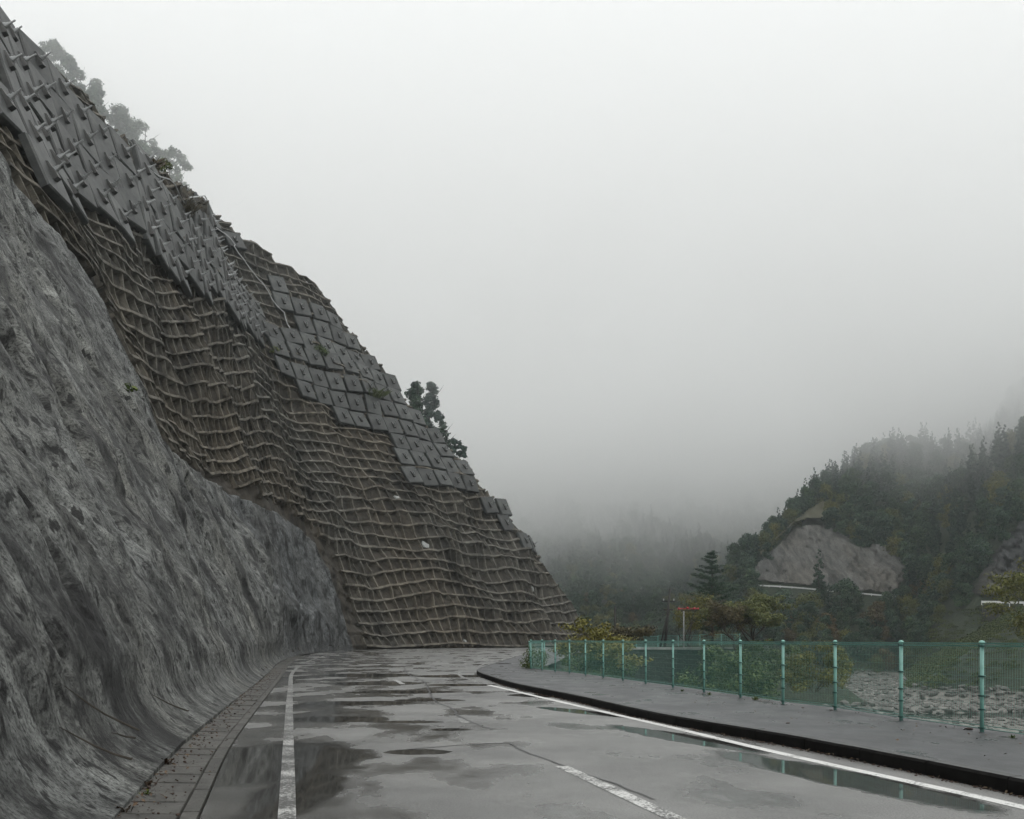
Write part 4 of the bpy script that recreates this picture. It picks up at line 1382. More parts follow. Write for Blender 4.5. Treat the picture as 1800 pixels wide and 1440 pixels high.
slope_tuft('straw coloured grass tuft high among the upper anchor plates', 315, 382, 1.3, M_LF_RUST, 0, grass=True)
slope_tuft('dark green shrub on the crest line below the misty trees', 278, 300, 1.0, M_LF_BUSH, 400)
slope_tuft('brown grass tuft beside the crest shrub', 262, 300, .9, M_LF_RUST, 0, grass=True)
slope_tuft('tiny green sprig on the sprayed concrete wall', 201, 697, .45, M_LF_BUSH, 60)

# pale torn spots in the net of the slope
def pale_spot(px, py, s, label):
    u_, h_ = surf_hit(px, py)
    mb = MB(); p = Vector(surf(u_, h_, .25))
    vs_ = []
    for k in range(7):
        a = k / 7 * 6.283
        q = surf(u_ + math.cos(a) * s * random.uniform(.6, 1.1), h_ + math.sin(a) * s * 1.2 * random.uniform(.6, 1.1), .12)
        vs_.append(Vector(q))
    b_ = [v + (p - v) * .15 + Vector((.12, -.05, 0)) for v in vs_]
    mb.add(vs_ + b_, [(k, (k + 1) % 7, 7 + (k + 1) % 7, 7 + k) for k in range(7)] + [tuple(range(7, 14))])
    o = mb.build('pale_stone', M_CAP, cliff)
    o['label'] = label
for (x, y, s, lb) in ((697, 876, .45, 'pale exposed stone under the lower plates'), (744, 960, .45, 'pale exposed stone beside a dark hollow'), (815, 1128, .2, 'small white stone near the foot'),
                      (935, 1037, .35, 'pale stone near the far end')):
    pale_spot(x, y, s, lb)

# ------------------------------------------------------------------ utility pole, slim pole, sirens
def pole_at(px, d): return Vector((px2x(px, d), d, float(terrain(px2x(px, d), d))))
p = pole_at(1168, 98)
up_ = empty('utility_pole', (p.x, p.y, min(p.z, .2))); tag(up_, 'dark leaning utility pole with a strut standing left of the red sirens', 'utility pole')
zt = px2z(1035, 98) - up_.location.z
mb = MB(); mb.tube([(0, 0, 0), (.55, 0, zt)], [.15, .09], 8); mb.build('pole_shaft', M_POLE, up_, True)
mb = MB(); mb.tube([(-.45, .2, 0), (.30, .05, zt * .62)], [.10, .07], 8); mb.build('strut', M_POLE, up_, True)
mb = MB(); mb.box((.42, 0, zt * .80), (1.3, .1, .1)); mb.box((.36, 0, zt * .66), (.9, .1, .1)); mb.build('crossarm', M_POLE, up_)
for k in (-.5, 0, .5):
    mb = MB(); mb.tube([(.42 + k, 0, zt * .80 + .05), (.42 + k, 0, zt * .80 + .25)], .05, 6); mb.build('insulator', M_WHITE, up_)
p2 = pole_at(1081, 83)
sp = empty('utility_pole', (p2.x, p2.y, p2.z)); tag(sp, 'slim distant utility pole behind the low yellow maple', 'utility pole')
zt2 = px2z(1066, 83) - p2.z
mb = MB(); mb.tube([(0, 0, 0), (0, 0, zt2)], [.09, .07], 8); mb.build('pole_shaft', M_POLE, sp, True)
def wire(name, label, a, b, sag=.6, r=.02):
    a = Vector(a); b = Vector(b)
    pts = [a.lerp(b, t) - Vector((0, 0, sag * 4 * t * (1 - t))) for t in np.linspace(0, 1, 12)]
    mb = MB(); mb.tube(pts, r, 4, False)
    o = mb.build(name, M_POLE); tag(o, label, 'cable')
pt = up_.location + Vector((.36, 0, zt * .66)); 
wire('cable', 'cable running down left from the leaning utility pole to the slim pole', pt, sp.location + Vector((0, 0, zt2 * .45)))
wire('cable', 'lower cable below the one running left from the leaning pole', pt - Vector((0, 0, .5)), sp.location + Vector((0, 0, zt2 * .30)), .8)
wire('cable', 'cable running right from the leaning pole towards the red sirens', pt, (px2x(1204, 102.5), 102.5, px2z(1082, 102.5)), .3)
d = 103
sr = empty('siren_mast', (px2x(1202, d), d, -.6)); tag(sr, 'thin pale mast carrying a crossbar of red loudspeaker horns', 'siren mast')
zs = px2z(1074, d) + .6
mb = MB(); mb.tube([(0, 0, 0), (0, 0, zs)], [.08, .06], 8); mb.build('mast', M_CAP, sr, True)
mb = MB(); mb.box((.45, 0, zs), (1.5, .08, .08)); mb.build('crossbar', M_POLE, sr)
def horn(x, ax, L=.55):
    mb = MB(); c = Vector((x, 0, zs + .22)); ax = Vector(ax).normalized()
    mb.tube([c - ax * .25, c - ax * .1, c, c + ax * L * .6, c + ax * L], [.06, .06, .04, .07, .15], 10); mb.build('horn', M_RED, sr, True)
horn(-.05, (-1, -.1, 0)); horn(.45, (-.3, -1, .1)); horn(.75, (.5, -.9, 0)); horn(1.15, (1, -.1, 0), .4)
for i, px in enumerate((1191, 1197, 1229)):
    dd = 117
    mb = MB(); mb.tube([(0, 0, 0), (0, 0, 1.9 - .3 * i)], .07, 6)
    o = mb.build('marker_post', M_CAP); o.location = (px2x(px, dd), dd, -.1)
    tag(o, ['short white post just right of the leaning utility pole', 'second short white post, nearer the siren mast', 'stubby grey post below the pine'][i], 'post')

# ------------------------------------------------------------------ far roads on the hillsides
def guardrail(name, label, pix, offz=0.0, rail_h=.35, post=True, step=3.0, lift=.0, bench=True, fixed=None):
    """white guardrail following points read off the photograph onto the hillside"""
    P = []
    for (x, y) in pix:
        q = hit(x, y, 140.) if fixed is None else ((x - 900) / FPX * fixed, fixed + .8, 0)
        if q: P.append(Vector((q[0], q[1] - .8, EYE - (y - HOR) / FPX * (q[1] - .8))))
    t = empty(name, P[0]); tag(t, label, 'guardrail')
    o0 = P[0]
    mb = MB()
    for i in range(len(P) - 1):
        a = P[i] - o0; b = P[i + 1] - o0; d = (b - a); L = d.length; d.normalize(); n = Vector((d.y, -d.x, 0)).normalized(); u_ = n.cross(d) if n.cross(d).z > 0 else d.cross(n)
        mb.box((a + b) / 2, (L, .08, rail_h), (d, n, u_))
    mb.build('rail', M_WHITE, t)
    for i in range(len(P) - 1):
        L = (P[i + 1] - P[i]).length
        for s in np.arange(0, L, step):
            q = P[i].lerp(P[i + 1], s / L) - o0
            mb = MB(); mb.box((0, 0, 0), (.14, .12, 1.2)); o = mb.build('rail_post', M_WHITE, t); o.location = q + Vector((0, .1, -.35))
    if bench:
        mb = MB()
        for i in range(len(P) - 1):
            a = P[i]; b = P[i + 1]
            mb.add([(a.x, a.y + .1, a.z - .75), (b.x, b.y + .1, b.z - .75), (b.x, b.y + 6, b.z - .75), (a.x, a.y + 6, a.z - .75),
                    (a.x, a.y, a.z - 5), (b.x, b.y, b.z - 5)], [(0, 1, 2, 3), (4, 5, 1, 0)])
        o = mb.build('hillside_road', M_RETAIN); tag(o, None, None, None, 'structure')
    return P
GR = guardrail('guardrail', 'long white guardrail at the foot of the grey cut slope on the far hill', [(1330, 1029), (1370, 1031), (1410, 1034), (1450, 1038), (1490, 1041), (1530, 1045), (1575, 1049)], bench=True)
guardrail('guardrail', 'white guardrail above the grass bank near the right edge', [(1726, 1058), (1750, 1058.5), (1775, 1059), (1800, 1059.5), (1830, 1060)], rail_h=.45, fixed=206.)
guardrail('guardrail', 'thin pale guardrail climbing the misty far hillside', [(1098, 985), (1115, 983), (1135, 976), (1160, 967), (1185, 961), (1200, 959)], rail_h=1.0, bench=False)
guardrail('guardrail', 'short white guardrail on the misty hillside left of the pine', [(1160, 1021), (1176, 1022)], rail_h=.9, bench=False)

# cut slope patches on the far hill
def patch(name, label, poly, m, lift, step=3.0, cat='cut slope', kind=None):
    xs_ = [p[0] for p in poly]; ys_ = [p[1] for p in poly]
    gx = np.arange(min(xs_), max(xs_) + step, step); gy = np.arange(min(ys_), max(ys_) + step, step)
    V = np.zeros((len(gx), len(gy), 3)); K = np.zeros((len(gx), len(gy)), bool)
    for i, x in enumerate(gx):
        for j, y in enumerate(gy):
            if not inpoly(np.array([x]), np.array([y]), poly)[0]: continue
            q = hit(x, y, 140.)
            if q is None: continue
            K[i, j] = True; V[i, j] = (q[0], q[1], q[2])
    X_ = V[..., 0]; Y_ = V[..., 1]
    n = fbm(gx[:, None] / 14 + gy[None, :] * 0, gy[None, :] / 30 + gx[:, None] * 0, 4, 401) * .5
    rough_r = sstep(1470, 1500, gx)[:, None] * np.abs(fbm(gx[:, None] / 11. + gy[None, :] / 15., gy[None, :] / 14. - gx[:, None] / 20, 4, 405)) * 2.2
    n = n + fbm(gx[:, None] / 5. + gy[None, :] * 0, gy[None, :] / 6. + gx[:, None] * 0, 3, 409) * .4
    V[..., 1] -= lift + n + rough_r; V[..., 2] += lift * .6
    F = grid_faces(len(gx), len(gy), K.reshape(-1))
    uv_ = np.stack([X_, V[..., 2]], -1).reshape(-1, 2)
    A, F, uv_ = compact(V.reshape(-1, 3), F, uv_)
    o = np_mesh(name, A, F, m, None, True, uv_)
    tag(o, label, cat, None, kind)
    return o
CUT1 = [(1322, 1024), (1326, 995), (1345, 980), (1372, 955), (1396, 932), (1420, 924), (1452, 926), (1472, 938), (1496, 950), (1520, 958), (1548, 962), (1572, 978), (1592, 992), (1588, 1020), (1570, 1047), (1500, 1041), (1420, 1033)]
CUT2 = [(1700, 1054), (1703, 1040), (1722, 1010), (1745, 972), (1772, 940), (1800, 915), (1840, 880), (1840, 1054)]
GRS = [(1318, 998), (1340, 972), (1368, 945), (1392, 920), (1420, 900), (1448, 888), (1460, 905), (1450, 922), (1420, 922), (1394, 930), (1370, 953), (1343, 978), (1325, 994)]
M_CUT = slope_mat('far_cut_concrete', (.120, .122, .118), (.045, .045, .044))
M_CUT2 = slope_mat('far_dark_rock', (.065, .068, .070), (.018, .019, .020))
patch('cut_slope', 'pale grey sprayed cut slope on the wooded spur above the long guardrail', CUT1, M_CUT, .6, 2.5)
patch('cut_slope', 'dark bluish rock cutting at the right-hand edge above the short guardrail', CUT2, M_CUT2, 1.0, 3.0)
M_TAN = leaf_mat('dry_grass_tan', [(.3, (.06, .055, .028)), (.6, (.13, .108, .06))])
o = patch('dry_grass', None, GRS, M_TAN, 2.2, 3.0, None, 'stuff')

# ------------------------------------------------------------------ forest: individuals near, the rest as one mass
def proto(name, label, cat, crown, cm, loc, sc, hh, group=None):
    tr = trunk_mesh(hh * .8, .25, rng, 4)
    t = plant(name, label, cat, loc, crown, cm, tr, M_BARK, group, sc=sc)
    return t
protos = []
defs = [('broadleaf_tree', M_LF_FOREST, 'round', 9, 8), ('broadleaf_tree', M_LF_OLIVE, 'round', 8, 8), ('broadleaf_tree', M_LF_FOREST, 'round', 11, 8), ('broadleaf_tree', M_LF_RUST, 'round', 8, 7),
        ('cedar_tree', M_LF_CEDAR, 'cone', 14, 5), ('cedar_tree', M_LF_CEDAR, 'cone', 12, 4.6)]
spots = [(1375, 1100), (1420, 1095), (1480, 1090), (1540, 1105), (1440, 1060), (1600, 1060)]
labs = ['dark round tree right beside the broad maple at the foot of the spur', 'olive tree at the river bank, second from the broad maple', 'tall fresh green tree standing out at the foot of the spur',
        'rust tinted tree in the riverbank wood left of the grass bank', 'cedar between the riverbank wood and the long guardrail', 'cedar just right of the long guardrail end']
crowns = []
for i, (nm, cmm, kd, h, w_) in enumerate(defs):
    c = crown_round(rng, h, w_, 3000, .30, .08, 26) if kd == 'round' else crown_cone(rng, h, w_, 3000, .27, .05, 34, .5)
    q = hit(*spots[i], 150.)
    t = proto(nm, labs[i], 'tree', c, cmm, (q[0], q[1], q[2] - .5), 1.0, h)
    crowns.append([ch for ch in t.children if ch.name.startswith('crown')][0])
# ridge cedars, each its own thing
ridge_px = [(1312, 1003, 24), (1336, 965, 26), (1362, 925, 26), (1384, 900, 26), (1404, 878, 28), (1414, 852, 30), (1425, 836, 28), (1438, 826, 26), (1452, 815, 28), (1468, 802, 26), (1484, 792, 28), (1502, 786, 26),
            (1520, 778, 28), (1538, 766, 30), (1553, 760, 30), (1570, 742, 48), (1590, 782, 28), (1597, 774, 34), (1612, 780, 30), (1634, 782, 26), (1655, 780, 26), (1672, 770, 28), (1694, 768, 30), (1712, 776, 26), (1735, 760, 28), (1760, 745, 30)]
M_RC = (crowns[4].data, crowns[5].data)
TRK = [ch for ch in crowns[4].parent.children if ch.name.startswith('trunk')][0].data
for i, (x, y, hp) in enumerate(ridge_px):
    q = hit(x, y + hp * .9, 150.)
    if q is None: continue
    if q[1] > 460:       # the ridge lies lower here: stand the tree on the spur's own crest
        Yc = np.arange(230, 460, 2.); Xc = (x - 900) / FPX * Yc
        T = terrain(Xc, Yc); e = (T - EYE) / Yc; k = int(e.argmax()); q = (Xc[k], Yc[k], T[k])
    ht = (px2z(y, q[1]) - q[2])
    if ht < 3: ht = 3 + random.uniform(0, 2)
    ht = min(ht, 20)
    t = empty('cedar_tree', (q[0], q[1], q[2] - .6), random.uniform(0, 6))
    s = (ht + .6) / 14.
    t.scale = (max(s, .55) * random.uniform(.9, 1.15), max(s, .55), s)
    if (x, y) == (1570, 742):
        tag(t, 'tallest cedar standing above all others on the misty ridge', 'tree')
    else:
        tag(t, 'dark cedar in the row of treetops along the misty ridge of the spur', 'tree', 'cedars along the ridge of the spur')
    o1 = link(bpy.data.objects.new('crown', M_RC[i % 2]), t); o2 = link(bpy.data.objects.new('trunk', TRK), t)

# forest points
N = 15000
fx = rs.uniform(0, 330, N); fy = rs.uniform(209, 470, N)
fx2 = rs.uniform(-90, 420, 5200); fy2 = rs.uniform(330, 760, 5200)
fx = np.r_[fx, fx2]; fy = np.r_[fy, fy2]
far_ = np.r_[np.zeros(N, bool), np.ones(5200, bool)]
fz = terrain(fx, fy)
px, py = proj(fx, fy, fz + 3)
keep = (px > 860) & (px < 1950) & (fz > -6.3)
for pl_ in (CUT1, CUT2, GRS):
    keep &= ~inpoly(px, py, pl_) | (fy > 300)
    pxb, pyb = proj(fx, fy, fz + 1); keep &= ~inpoly(pxb, pyb, pl_) | (fy > 300)
# leave the guardrail road free
gy_ = np.interp(px, [1300, 1330, 1450, 1575], [1026, 1029, 1038, 1049]); pxt, pyt = proj(fx, fy, fz + 7)
keep &= ~((px > 1330) & (px < 1580) & (pyt < gy_ + 8) & (py > gy_ - 3) & (fy < 300) & (rs.uniform(0, 1, len(fx)) < .93))
keep &= ~((fx > .37 * fy) & (fy < 222) & (fz < 8.6))
# thin to a spacing
sel = []
cell = {}
order = rs.permutation(len(fx))
for i in order:
    if not keep[i]: continue
    s = 3.1 if not far_[i] else 6.5
    kx, ky = int(fx[i] // s), int(fy[i] // s)
    if (kx, ky, s) in cell: continue
    cell[(kx, ky, s)] = 1
    sel.append(i)
sel = np.array(sel)
print('forest', len(sel)); open('/tmp/cnt.txt','w').write('%d plates %d forest %d boulders' % (len(plate_spots), len(sel), 0))
fx, fy, fz, far_ = fx[sel], fy[sel], fz[sel], far_[sel]
kindn = fbm(fx / 35., fy / 35., 2, 501)
idx = np.where(kindn + rs.normal(0, .25, len(fx)) > -.02, rs.randint(4, 6, len(fx)), rs.choice([0, 0, 2, 2, 1, 2], len(fx)))
low = fz < 16
idx = np.where(low & (rs.uniform(0, 1, len(fx)) < .85), rs.choice([0, 0, 0, 0, 2, 2, 2, 2, 1, 1, 1, 3], len(fx)), idx)
idx = np.where(far_ & (rs.uniform(0, 1, len(fx)) < .6), rs.choice([0, 2], len(fx)), idx)
sz = rs.uniform(.62, 1.0, len(fx)) * np.where(far_, 1.1, np.where(fz < 12, .75, .85))
me = bpy.data.meshes.new('forest')
me.vertices.add(len(fx)); me.vertices.foreach_set('co', np.stack([fx, fy, fz - .8], -1).astype(np.float32).ravel())
for nm, ar, tp in (('kind_index', idx, 'INT'), ('size', sz, 'FLOAT'), ('turn', rs.uniform(0, 6.28, len(fx)), 'FLOAT')):
    a = me.attributes.new(nm, tp, 'POINT'); a.data.foreach_set('value', ar.astype(np.int32 if tp == 'INT' else np.float32))
forest = link(bpy.data.objects.new('forest', me)); tag(forest, 'dense mixed wood covering the hillsides', None, None, 'stuff')
def gn_scatter(ob, sources, name):
    g = bpy.data.node_groups.new(name, 'GeometryNodeTree')
    g.interface.new_socket('Geometry', in_out='INPUT', socket_type='NodeSocketGeometry')
    g.interface.new_socket('Geometry', in_out='OUTPUT', socket_type='NodeSocketGeometry')
    gi_ = g.nodes.new('NodeGroupInput'); go = g.nodes.new('NodeGroupOutput')
    def attr(nm, tp):
        n = g.nodes.new('GeometryNodeInputNamedAttribute'); n.data_type = tp; n.inputs[0].default_value = nm; return n.outputs[0]
    join = g.nodes.new('GeometryNodeJoinGeometry')
    ki, szn, tn = attr('kind_index', 'INT'), attr('size', 'FLOAT'), attr('turn', 'FLOAT')
    cx = g.nodes.new('ShaderNodeCombineXYZ'); g.links.new(tn, cx.inputs[2])
    for i, s in enumerate(sources):
        oi = g.nodes.new('GeometryNodeObjectInfo'); oi.inputs[0].default_value = s; oi.transform_space = 'ORIGINAL'
        cmp_ = g.nodes.new('FunctionNodeCompare'); cmp_.data_type = 'INT'; cmp_.operation = 'EQUAL'
        g.links.new(ki, cmp_.inputs[2]); cmp_.inputs[3].default_value = i
        ip = g.nodes.new('GeometryNodeInstanceOnPoints')
        g.links.new(gi_.outputs[0], ip.inputs['Points']); g.links.new(cmp_.outputs[0], ip.inputs['Selection'])
        g.links.new(oi.outputs['Geometry'], ip.inputs['Instance']); g.links.new(cx.outputs[0], ip.inputs['Rotation']); g.links.new(szn, ip.inputs['Scale'])
        g.links.new(ip.outputs[0], join.inputs[0])
    g.links.new(join.outputs[0], go.inputs[0])
    md = ob.modifiers.new('scatter', 'NODES'); md.node_group = g
gn_scatter(forest, crowns, 'forest_scatter')

# ------------------------------------------------------------------ river stones
M_STONE = simple('river_stone', (.120, .117, .108), .8, 0, .4, .8, .4)
def rock_mesh(rng, s=1.0):
    import bmesh
    bm = bmesh.new(); bmesh.ops.create_icosphere(bm, subdivisions=1, radius=.5)
    for v in bm.verts:
        v.co *= rng.uniform(.65, 1.15); v.co.z *= .7
    me = bpy.data.meshes.new('boulder'); bm.to_mesh(me); bm.free(); me.materials.append(M_STONE)
    return me
rocks = [rock_mesh(rng) for _ in range(5)]
bs = []
lab_b = 'grey boulder lying among others on the stony river bed beyond the fence'
n_b = 0
cand = []
tries = 0
while len(cand) < 280 and tries < 20000:
    tries += 1
    x = rng.uniform(1345, 1830); y = rng.uniform(1186, 1262)
    q = hit(x, y, 75.)
    if q is None or q[1] > 235 or q[2] > -5.5 or q[2] < ZR - .25: continue
    cand.append(q)
for i, q in enumerate(cand):
    o = link(bpy.data.objects.new('boulder', rocks[i % 5]))
    s = rng.uniform(.6, 1.5); o.scale = (s * rng.uniform(.8, 1.3), s, s * rng.uniform(.6, .95)); o.rotation_euler = (rng.uniform(-.3, .3), rng.uniform(-.3, .3), rng.uniform(0, 6))
    o.location = (q[0], q[1], q[2] + .12 * s)
    tag(o, lab_b, 'boulder', 'boulders on the river bed')
    if i < 5: bs.append(o)
n_p = 16000
gx = rs.uniform(14, 130, n_p); gy = rs.uniform(80, 232, n_p); gz = terrain(gx, gy)
ok = (gz < -5.6) & (gz > ZR - .3)
gx, gy, gz = gx[ok], gy[ok], gz[ok]
me = bpy.data.meshes.new('river_gravel')
me.vertices.add(len(gx)); me.vertices.foreach_set('co', np.stack([gx, gy, gz], -1).astype(np.float32).ravel())
for nm, ar, tp in (('kind_index', rs.randint(0, 5, len(gx)), 'INT'), ('size', rs.uniform(.25, 1.0, len(gx)), 'FLOAT'), ('turn', rs.uniform(0, 6.28, len(gx)), 'FLOAT')):
    a = me.attributes.new(nm, tp, 'POINT'); a.data.foreach_set('value', ar.astype(np.int32 if tp == 'INT' else np.float32))
grv = link(bpy.data.objects.new('river_gravel', me)); tag(grv, 'countless grey stones covering the river bed', None, None, 'stuff')
gn_scatter(grv, bs, 'gravel_scatter')

# grass and scrub on the bank at the right
n_g = 9000
gx = rs.uniform(55, 130, n_g); gy = rs.uniform(140, 232, n_g); gz = terrain(gx, gy)
ok = (gz > -6.0) & (gz < 7.6)
gx, gy, gz = gx[ok], gy[ok], gz[ok]
tv = []; tf = []; tt = []
V0, F0, T0 = leaf_cloud([(0, 0, .15), (.5, .2, .1), (-.4, .3, .1)], [.45, .4, .4], 60, .12, rng, .5)
s = rs.uniform(.5, 1.3, len(gx)) * (1 + .6 * (fbm(gx / 9, gy / 9, 2, 611) > .3))
V = (V0[None] * s[:, None, None] + np.stack([gx, gy, gz], -1)[:, None]).reshape(-1, 3)
F = (F0[None] + (np.arange(len(gx)) * len(V0))[:, None, None]).reshape(-1, 4)
T = np.clip((T0[None] + rs.uniform(-.4, .4, len(gx))[:, None]), 0, 1).reshape(-1)
M_GRASSB = leaf_mat('bank_grass', [(.3, (.025, .042, .014)), (.5, (.050, .076, .022)), (.7, (.085, .11, .034))], scale=.12)
o = np_mesh('bank_grass', V, F, M_GRASSB, None, False, None, {'tone': T}); tag(o, 'rank green grass on the bank below the short guardrail', None, None, 'stuff')

# ------------------------------------------------------------------ litter, twigs, weeds on the ground
def quads_litter(name, label, pts, size, m, seed, tilt=.35, curl=.3):
    r_ = np.random.RandomState(seed); n = len(pts)
    pts = np.array(pts, float)
    a = r_.uniform(0, 6.28, n); s = size * r_.uniform(.5, 1.5, n)
    t = np.stack([np.cos(a), np.sin(a), r_.normal(0, tilt, n)], -1) * s[:, None]
    b = np.stack([-np.sin(a), np.cos(a), r_.normal(0, tilt, n)], -1) * (s * .6)[:, None]
    c = pts + np.array([0, 0, .006]) + np.abs(t[:, 2:3]) * np.array([0, 0, 1])
    V = np.stack([c - t, c - b + [0, 0, .004], c + t, c + b + [0, 0, .004]], 1).reshape(-1, 3)
    o = np_mesh(name, V, np.arange(4 * n).reshape(-1, 4), m, None, False, None, {'tone': np.repeat(r_.uniform(0, 1, n), 4)})
    tag(o, label, None, None, 'stuff')
pts = []
for i in range(2200):
    s = 4 + 66 * rng.uniform(0, 1) ** 1.6; p = toe_at(s); k = rng.normal(-.05, .20)
    t_ = toe_at(s + .3) - p; t_ /= np.linalg.norm(t_)
    pts.append((p[0] + t_[1] * k, p[1] - t_[0] * k, .012 + max(0, -k) * .12))
quads_litter('leaf_litter', 'scattered fallen leaves along the gutter', pts, .022, M_LF_DRY, 3)
pts = []
for i in range(700):
    s = rng.uniform(2, 50); p = kat(s); k = -abs(rng.normal(0, .05)) - .012
    t_ = kat(s + .3) - p; t_ /= np.linalg.norm(t_)
    pts.append((p[0] + t_[1] * k, p[1] - t_[0] * k, .003))
quads_litter('leaf_litter', 'small leaf litter caught along the foot of the kerb', pts, .016, M_LF_DRY, 5)
pts = []
for i in range(260):
    y = rng.uniform(7, 42); xk = np.interp(y, KERB[:150, 1], KERB[:150, 0]); xf = np.interp(y, FENCE[:, 1], FENCE[:, 0])
    k = 1 - rng.beta(1.1, 2.4); pts.append((xk + .2 + (xf - xk - .1) * k, y, .152))
quads_litter('leaf_litter', 'dark crumbs and leaves scattered over the pavement', pts, .017, M_LF_DRY, 6)
def stone_chip(px, py, s, label, z=.15, cm=M_LF_DRY):
    d = (EYE - z) * FPX / (py - HOR)
    me = rocks[int(rng.randint(5))].copy(); me.materials.clear(); me.materials.append(cm)
    o = link(bpy.data.objects.new('stone', me)); o.scale = (s * 1.4, s, s * .6); o.location = (px2x(px, d), d, z + s * .15)
    tag(o, label, 'stone')
M_CHIP = simple('brown_stone', (.05, .03, .022), .8, 0, .4, 20)
for (px, py, s, lb) in ((1702, 1283, .10, 'reddish brown stone beside the nearest visible fence post'), (1411, 1245, .05, 'small dark chip left of the third fence post'),
                        (1653, 1277, .04, 'tiny dark chip on the pavement left of the reddish stone'), (1461, 1249, .06, 'dark chip at the foot of the third fence post'), (1385, 1272, .05, 'dark pebble in the middle of the pavement')):
    stone_chip(px, py, s, lb, .15, M_CHIP)
chips = [o for o in bpy.data.objects if o.name.startswith('stone') and o.type == 'MESH']
gp = []
for i in range(5200):
    s = 4 + 60 * rng.uniform(0, 1) ** 1.7; p = toe_at(s); k = rng.normal(-.16, .13) if i % 3 else rng.normal(.1, .25)
    t_ = toe_at(s + .3) - p; t_ /= np.linalg.norm(t_)
    if k > .6: continue
    gp.append((p[0] + t_[1] * k, p[1] - t_[0] * k, .012 + max(0, -k - .05) ** 1.5 * .55))
for i in range(1500):
    s = 2 + 40 * rng.uniform(0, 1); p = kat(s); k = -abs(rng.normal(0, .05)) - .01
    t_ = kat(s + .3) - p; t_ /= np.linalg.norm(t_); gp.append((p[0] + t_[1] * k, p[1] - t_[0] * k, .003))
gp = np.array(gp)
me = bpy.data.meshes.new('grit')
me.vertices.add(len(gp)); me.vertices.foreach_set('co', gp.astype(np.float32).ravel())
for nm, ar, tp in (('kind_index', rs.randint(0, 5, len(gp)), 'INT'), ('size', rs.uniform(0, 1, len(gp)) ** 3 * .035 + .010, 'FLOAT'), ('turn', rs.uniform(0, 6.28, len(gp)), 'FLOAT')):
    a = me.attributes.new(nm, tp, 'POINT'); a.data.foreach_set('value', ar.astype(np.int32 if tp == 'INT' else np.float32))
grt = link(bpy.data.objects.new('grit', me)); tag(grt, 'dark grit and crumbs washed into the gutter and along the kerb', None, None, 'stuff')
gn_scatter(grt, chips[:5], 'grit_scatter')
def ground_weed(px, py, size, cm, label, z=.0, n=40, blades=True):
    d = (EYE - z) * FPX / (py - HOR)
    mb = MB()
    for i in range(n):
        a = rng.uniform(0, 6.28); L = size * rng.uniform(.5, 1.1); el = rng.uniform(.3, 1.2)
        dr = Vector((math.cos(a) * math.cos(el), math.sin(a) * math.cos(el), math.sin(el)))
        sd_ = Vector((-dr.y, dr.x, 0)).normalized() * L * .10
        b0 = Vector((rng.normal() * size * .2, rng.normal() * size * .2, 0))
        mid = b0 + dr * L * .55
        mb.add([b0, mid + sd_, b0 + dr * L + Vector((0, 0, -.25 * L)), mid - sd_], [(0, 1, 2, 3)])
    o = mb.build('weed', cm); o.location = (px2x(px, d), d, z); tag(o, label, 'weed')
ground_weed(254, 1383, .13, M_LF_DRY, 'large withered brown weed nearest the camera in the gutter', n=46)
ground_weed(256, 1398, .08, M_LF_FRESH, 'fresh green weed just below the large withered one', n=30)
ground_weed(289, 1345, .13, M_LF_DRY, 'withered weed further up the gutter than the large one', n=46)
ground_weed(281, 1357, .05, M_LF_FRESH, 'tiny green sprout at the base of the second withered weed', n=16)
ground_weed(301, 1262, .09, M_LF_BUSH, 'small dark weed on the curved foot of the sprayed wall', .06, n=30)
ground_weed(397, 1241, .13, M_LF_FRESH, 'bright green weed clump halfway along the gutter', n=60)
ground_weed(435, 1198, .22, M_LF_FRESH, 'green weeds at the outer gutter edge beyond the bright clump', n=60)
ground_weed(446, 1189, .25, M_LF_FRESH, 'farther green weed patch where the gutter starts to bend', n=60)
ground_weed(597, 1148, .5, M_LF_FRESH, 'distant weed at the foot of the bluish wall panel', n=60)
ground_weed(215, 1430, .11, M_LF_DRY, 'clump of dead leaves at the very bottom of the gutter', n=30)
ground_weed(1199, 1216, .10, M_LF_FRESH, 'small green weed under the middle of the near fence', .15, 40)
ground_weed(1247, 1222, .10, M_LF_FRESH, 'green weed under the fence, right of the small one', .15, 40)
ground_weed(1328, 1231, .12, M_LF_FRESH, 'taller green weed under the fence between the fourth and fifth posts', .15, 50)
ground_weed(1780, 1298, .07, M_LF_FRESH, 'flat green weed on the pavement at the right-hand edge', .15, 30)
def twig(px, py, L, ang, label, lift=.0):
    # lies on the curved foot of the wall
    u_, h_ = surf_hit(px, py)
    pts = []
    for k in range(6):
        q = k / 5 - .5
        pts.append(Vector(surf(u_ + math.cos(ang) * L * q + .02 * math.sin(k * 2), max(.02, h_ + math.sin(ang) * L * q + .03 * q * q), .52)))
    mb = MB(); mb.tube(pts, [.010, .011, .009, .008, .006, .003], 5)
    o = mb.build('twig', M_BARK); tag(o, label, 'twig')
twig(100, 1340, .75, 2.3, 'long dark twig lying on the curved foot of the wall')
twig(120, 1425, .55, 2.1, 'bent twig at the bottom left corner')
twig(258, 1300, .5, 2.4, 'forked twig above the gutter')
twig(160, 1391, .30, 2.8, 'short twig on the pale foot of the wall')
twig(471, 1164, 2.0, 2.4, 'distant curved branch on the foot of the wall')

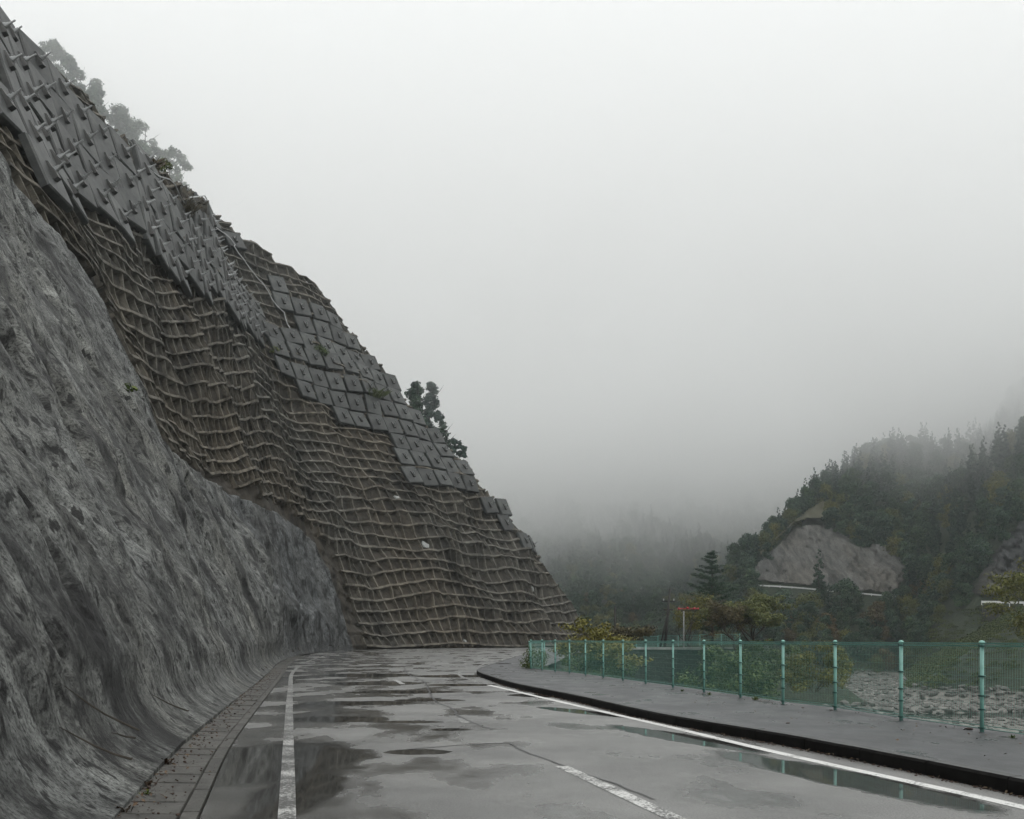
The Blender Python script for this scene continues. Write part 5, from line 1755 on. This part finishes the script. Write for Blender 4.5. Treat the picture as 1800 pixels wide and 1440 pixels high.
# ------------------------------------------------------------------ haze and low cloud
def box_mesh(name, lo, hi, m):
    mb = MB(); c = [(a + b) / 2 for a, b in zip(lo, hi)]; mb.box(c, [b - a for a, b in zip(lo, hi)])
    return mb.build(name, m)
hz = bpy.data.materials.new('haze_volume'); hz.use_nodes = True; t = hz.node_tree; t.nodes.clear()
ou = t.nodes.new('ShaderNodeOutputMaterial'); pv = t.nodes.new('ShaderNodeVolumePrincipled')
pv.inputs['Color'].default_value = (.93, .99, 1, 1); pv.inputs['Density'].default_value = .00042; pv.inputs['Anisotropy'].default_value = .7
t.links.new(pv.outputs[0], ou.inputs['Volume'])
hb = box_mesh('haze', (-450, -90, -12), (1320, 1520, 420), hz); tag(hb, 'thin even mist filling the valley', None, None, 'stuff')

cm2 = bpy.data.materials.new('low_cloud_volume'); cm2.use_nodes = True; t = cm2.node_tree; t.nodes.clear()
ou = t.nodes.new('ShaderNodeOutputMaterial'); pv = t.nodes.new('ShaderNodeVolumePrincipled')
pv.inputs['Color'].default_value = (1, 1, 1, 1); pv.inputs['Anisotropy'].default_value = .6
ob = texco(t, 'Object')
sep = t.nodes.new('ShaderNodeSeparateXYZ'); t.links.new(ob, sep.inputs[0])
n1 = noise(t, ob, .010, 3, .55)
n2 = noise(t, mapping(t, ob, (1, 1, 1.4)), .028, 2, .5)
nn_ = mth(t, 'ADD', mth(t, 'MULTIPLY', n1, .65), mth(t, 'MULTIPLY', n2, .35))
z2 = mth(t, 'ADD', sep.outputs[2], mth(t, 'MULTIPLY', mth(t, 'SUBTRACT', nn_, .5), 165.0))
low = nd(t, 'ShaderNodeMapRange'); t.links.new(mth(t, 'SUBTRACT', sep.outputs[1], mth(t, 'MULTIPLY', sep.outputs[0], .8)), low.inputs['Value']); low.interpolation_type = 'SMOOTHSTEP'
low.inputs['From Min'].default_value = 190; low.inputs['From Max'].default_value = 430; low.inputs['To Max'].default_value = 56.0
rt = nd(t, 'ShaderNodeMapRange'); t.links.new(sep.outputs[0], rt.inputs['Value']); rt.interpolation_type = 'SMOOTHSTEP'
rt.inputs['From Min'].default_value = 92; rt.inputs['From Max'].default_value = 200; rt.inputs['To Max'].default_value = 52.0
z2 = mth(t, 'ADD', mth(t, 'ADD', z2, rt.outputs[0]), low.outputs[0])      # the deck hangs lower up the valley
zz = nd(t, 'ShaderNodeMapRange'); t.links.new(z2, zz.inputs['Value']); zz.interpolation_type = 'SMOOTHSTEP'
zz.inputs['From Min'].default_value = 36; zz.inputs['From Max'].default_value = 105
zt_ = nd(t, 'ShaderNodeMapRange'); t.links.new(sep.outputs[2], zt_.inputs['Value']); zt_.interpolation_type = 'SMOOTHSTEP'
zt_.inputs['From Min'].default_value = 205; zt_.inputs['From Max'].default_value = 105
yy = nd(t, 'ShaderNodeMapRange'); t.links.new(sep.outputs[1], yy.inputs['Value']); yy.interpolation_type = 'SMOOTHSTEP'
yy.inputs['From Min'].default_value = 128; yy.inputs['From Max'].default_value = 175
dn = mth(t, 'MULTIPLY', mth(t, 'MULTIPLY', zz.outputs[0], yy.outputs[0]), mth(t, 'MULTIPLY', zt_.outputs[0], .017))
t.links.new(dn, pv.inputs['Density']); t.links.new(pv.outputs[0], ou.inputs['Volume'])
cl = box_mesh('low_cloud', (-260, 126, 14), (700, 900, 260), cm2); tag(cl, 'low cloud drifting over the hilltops', None, None, 'stuff')
cm2.cycles.volume_step_rate = 0.5
print('done')
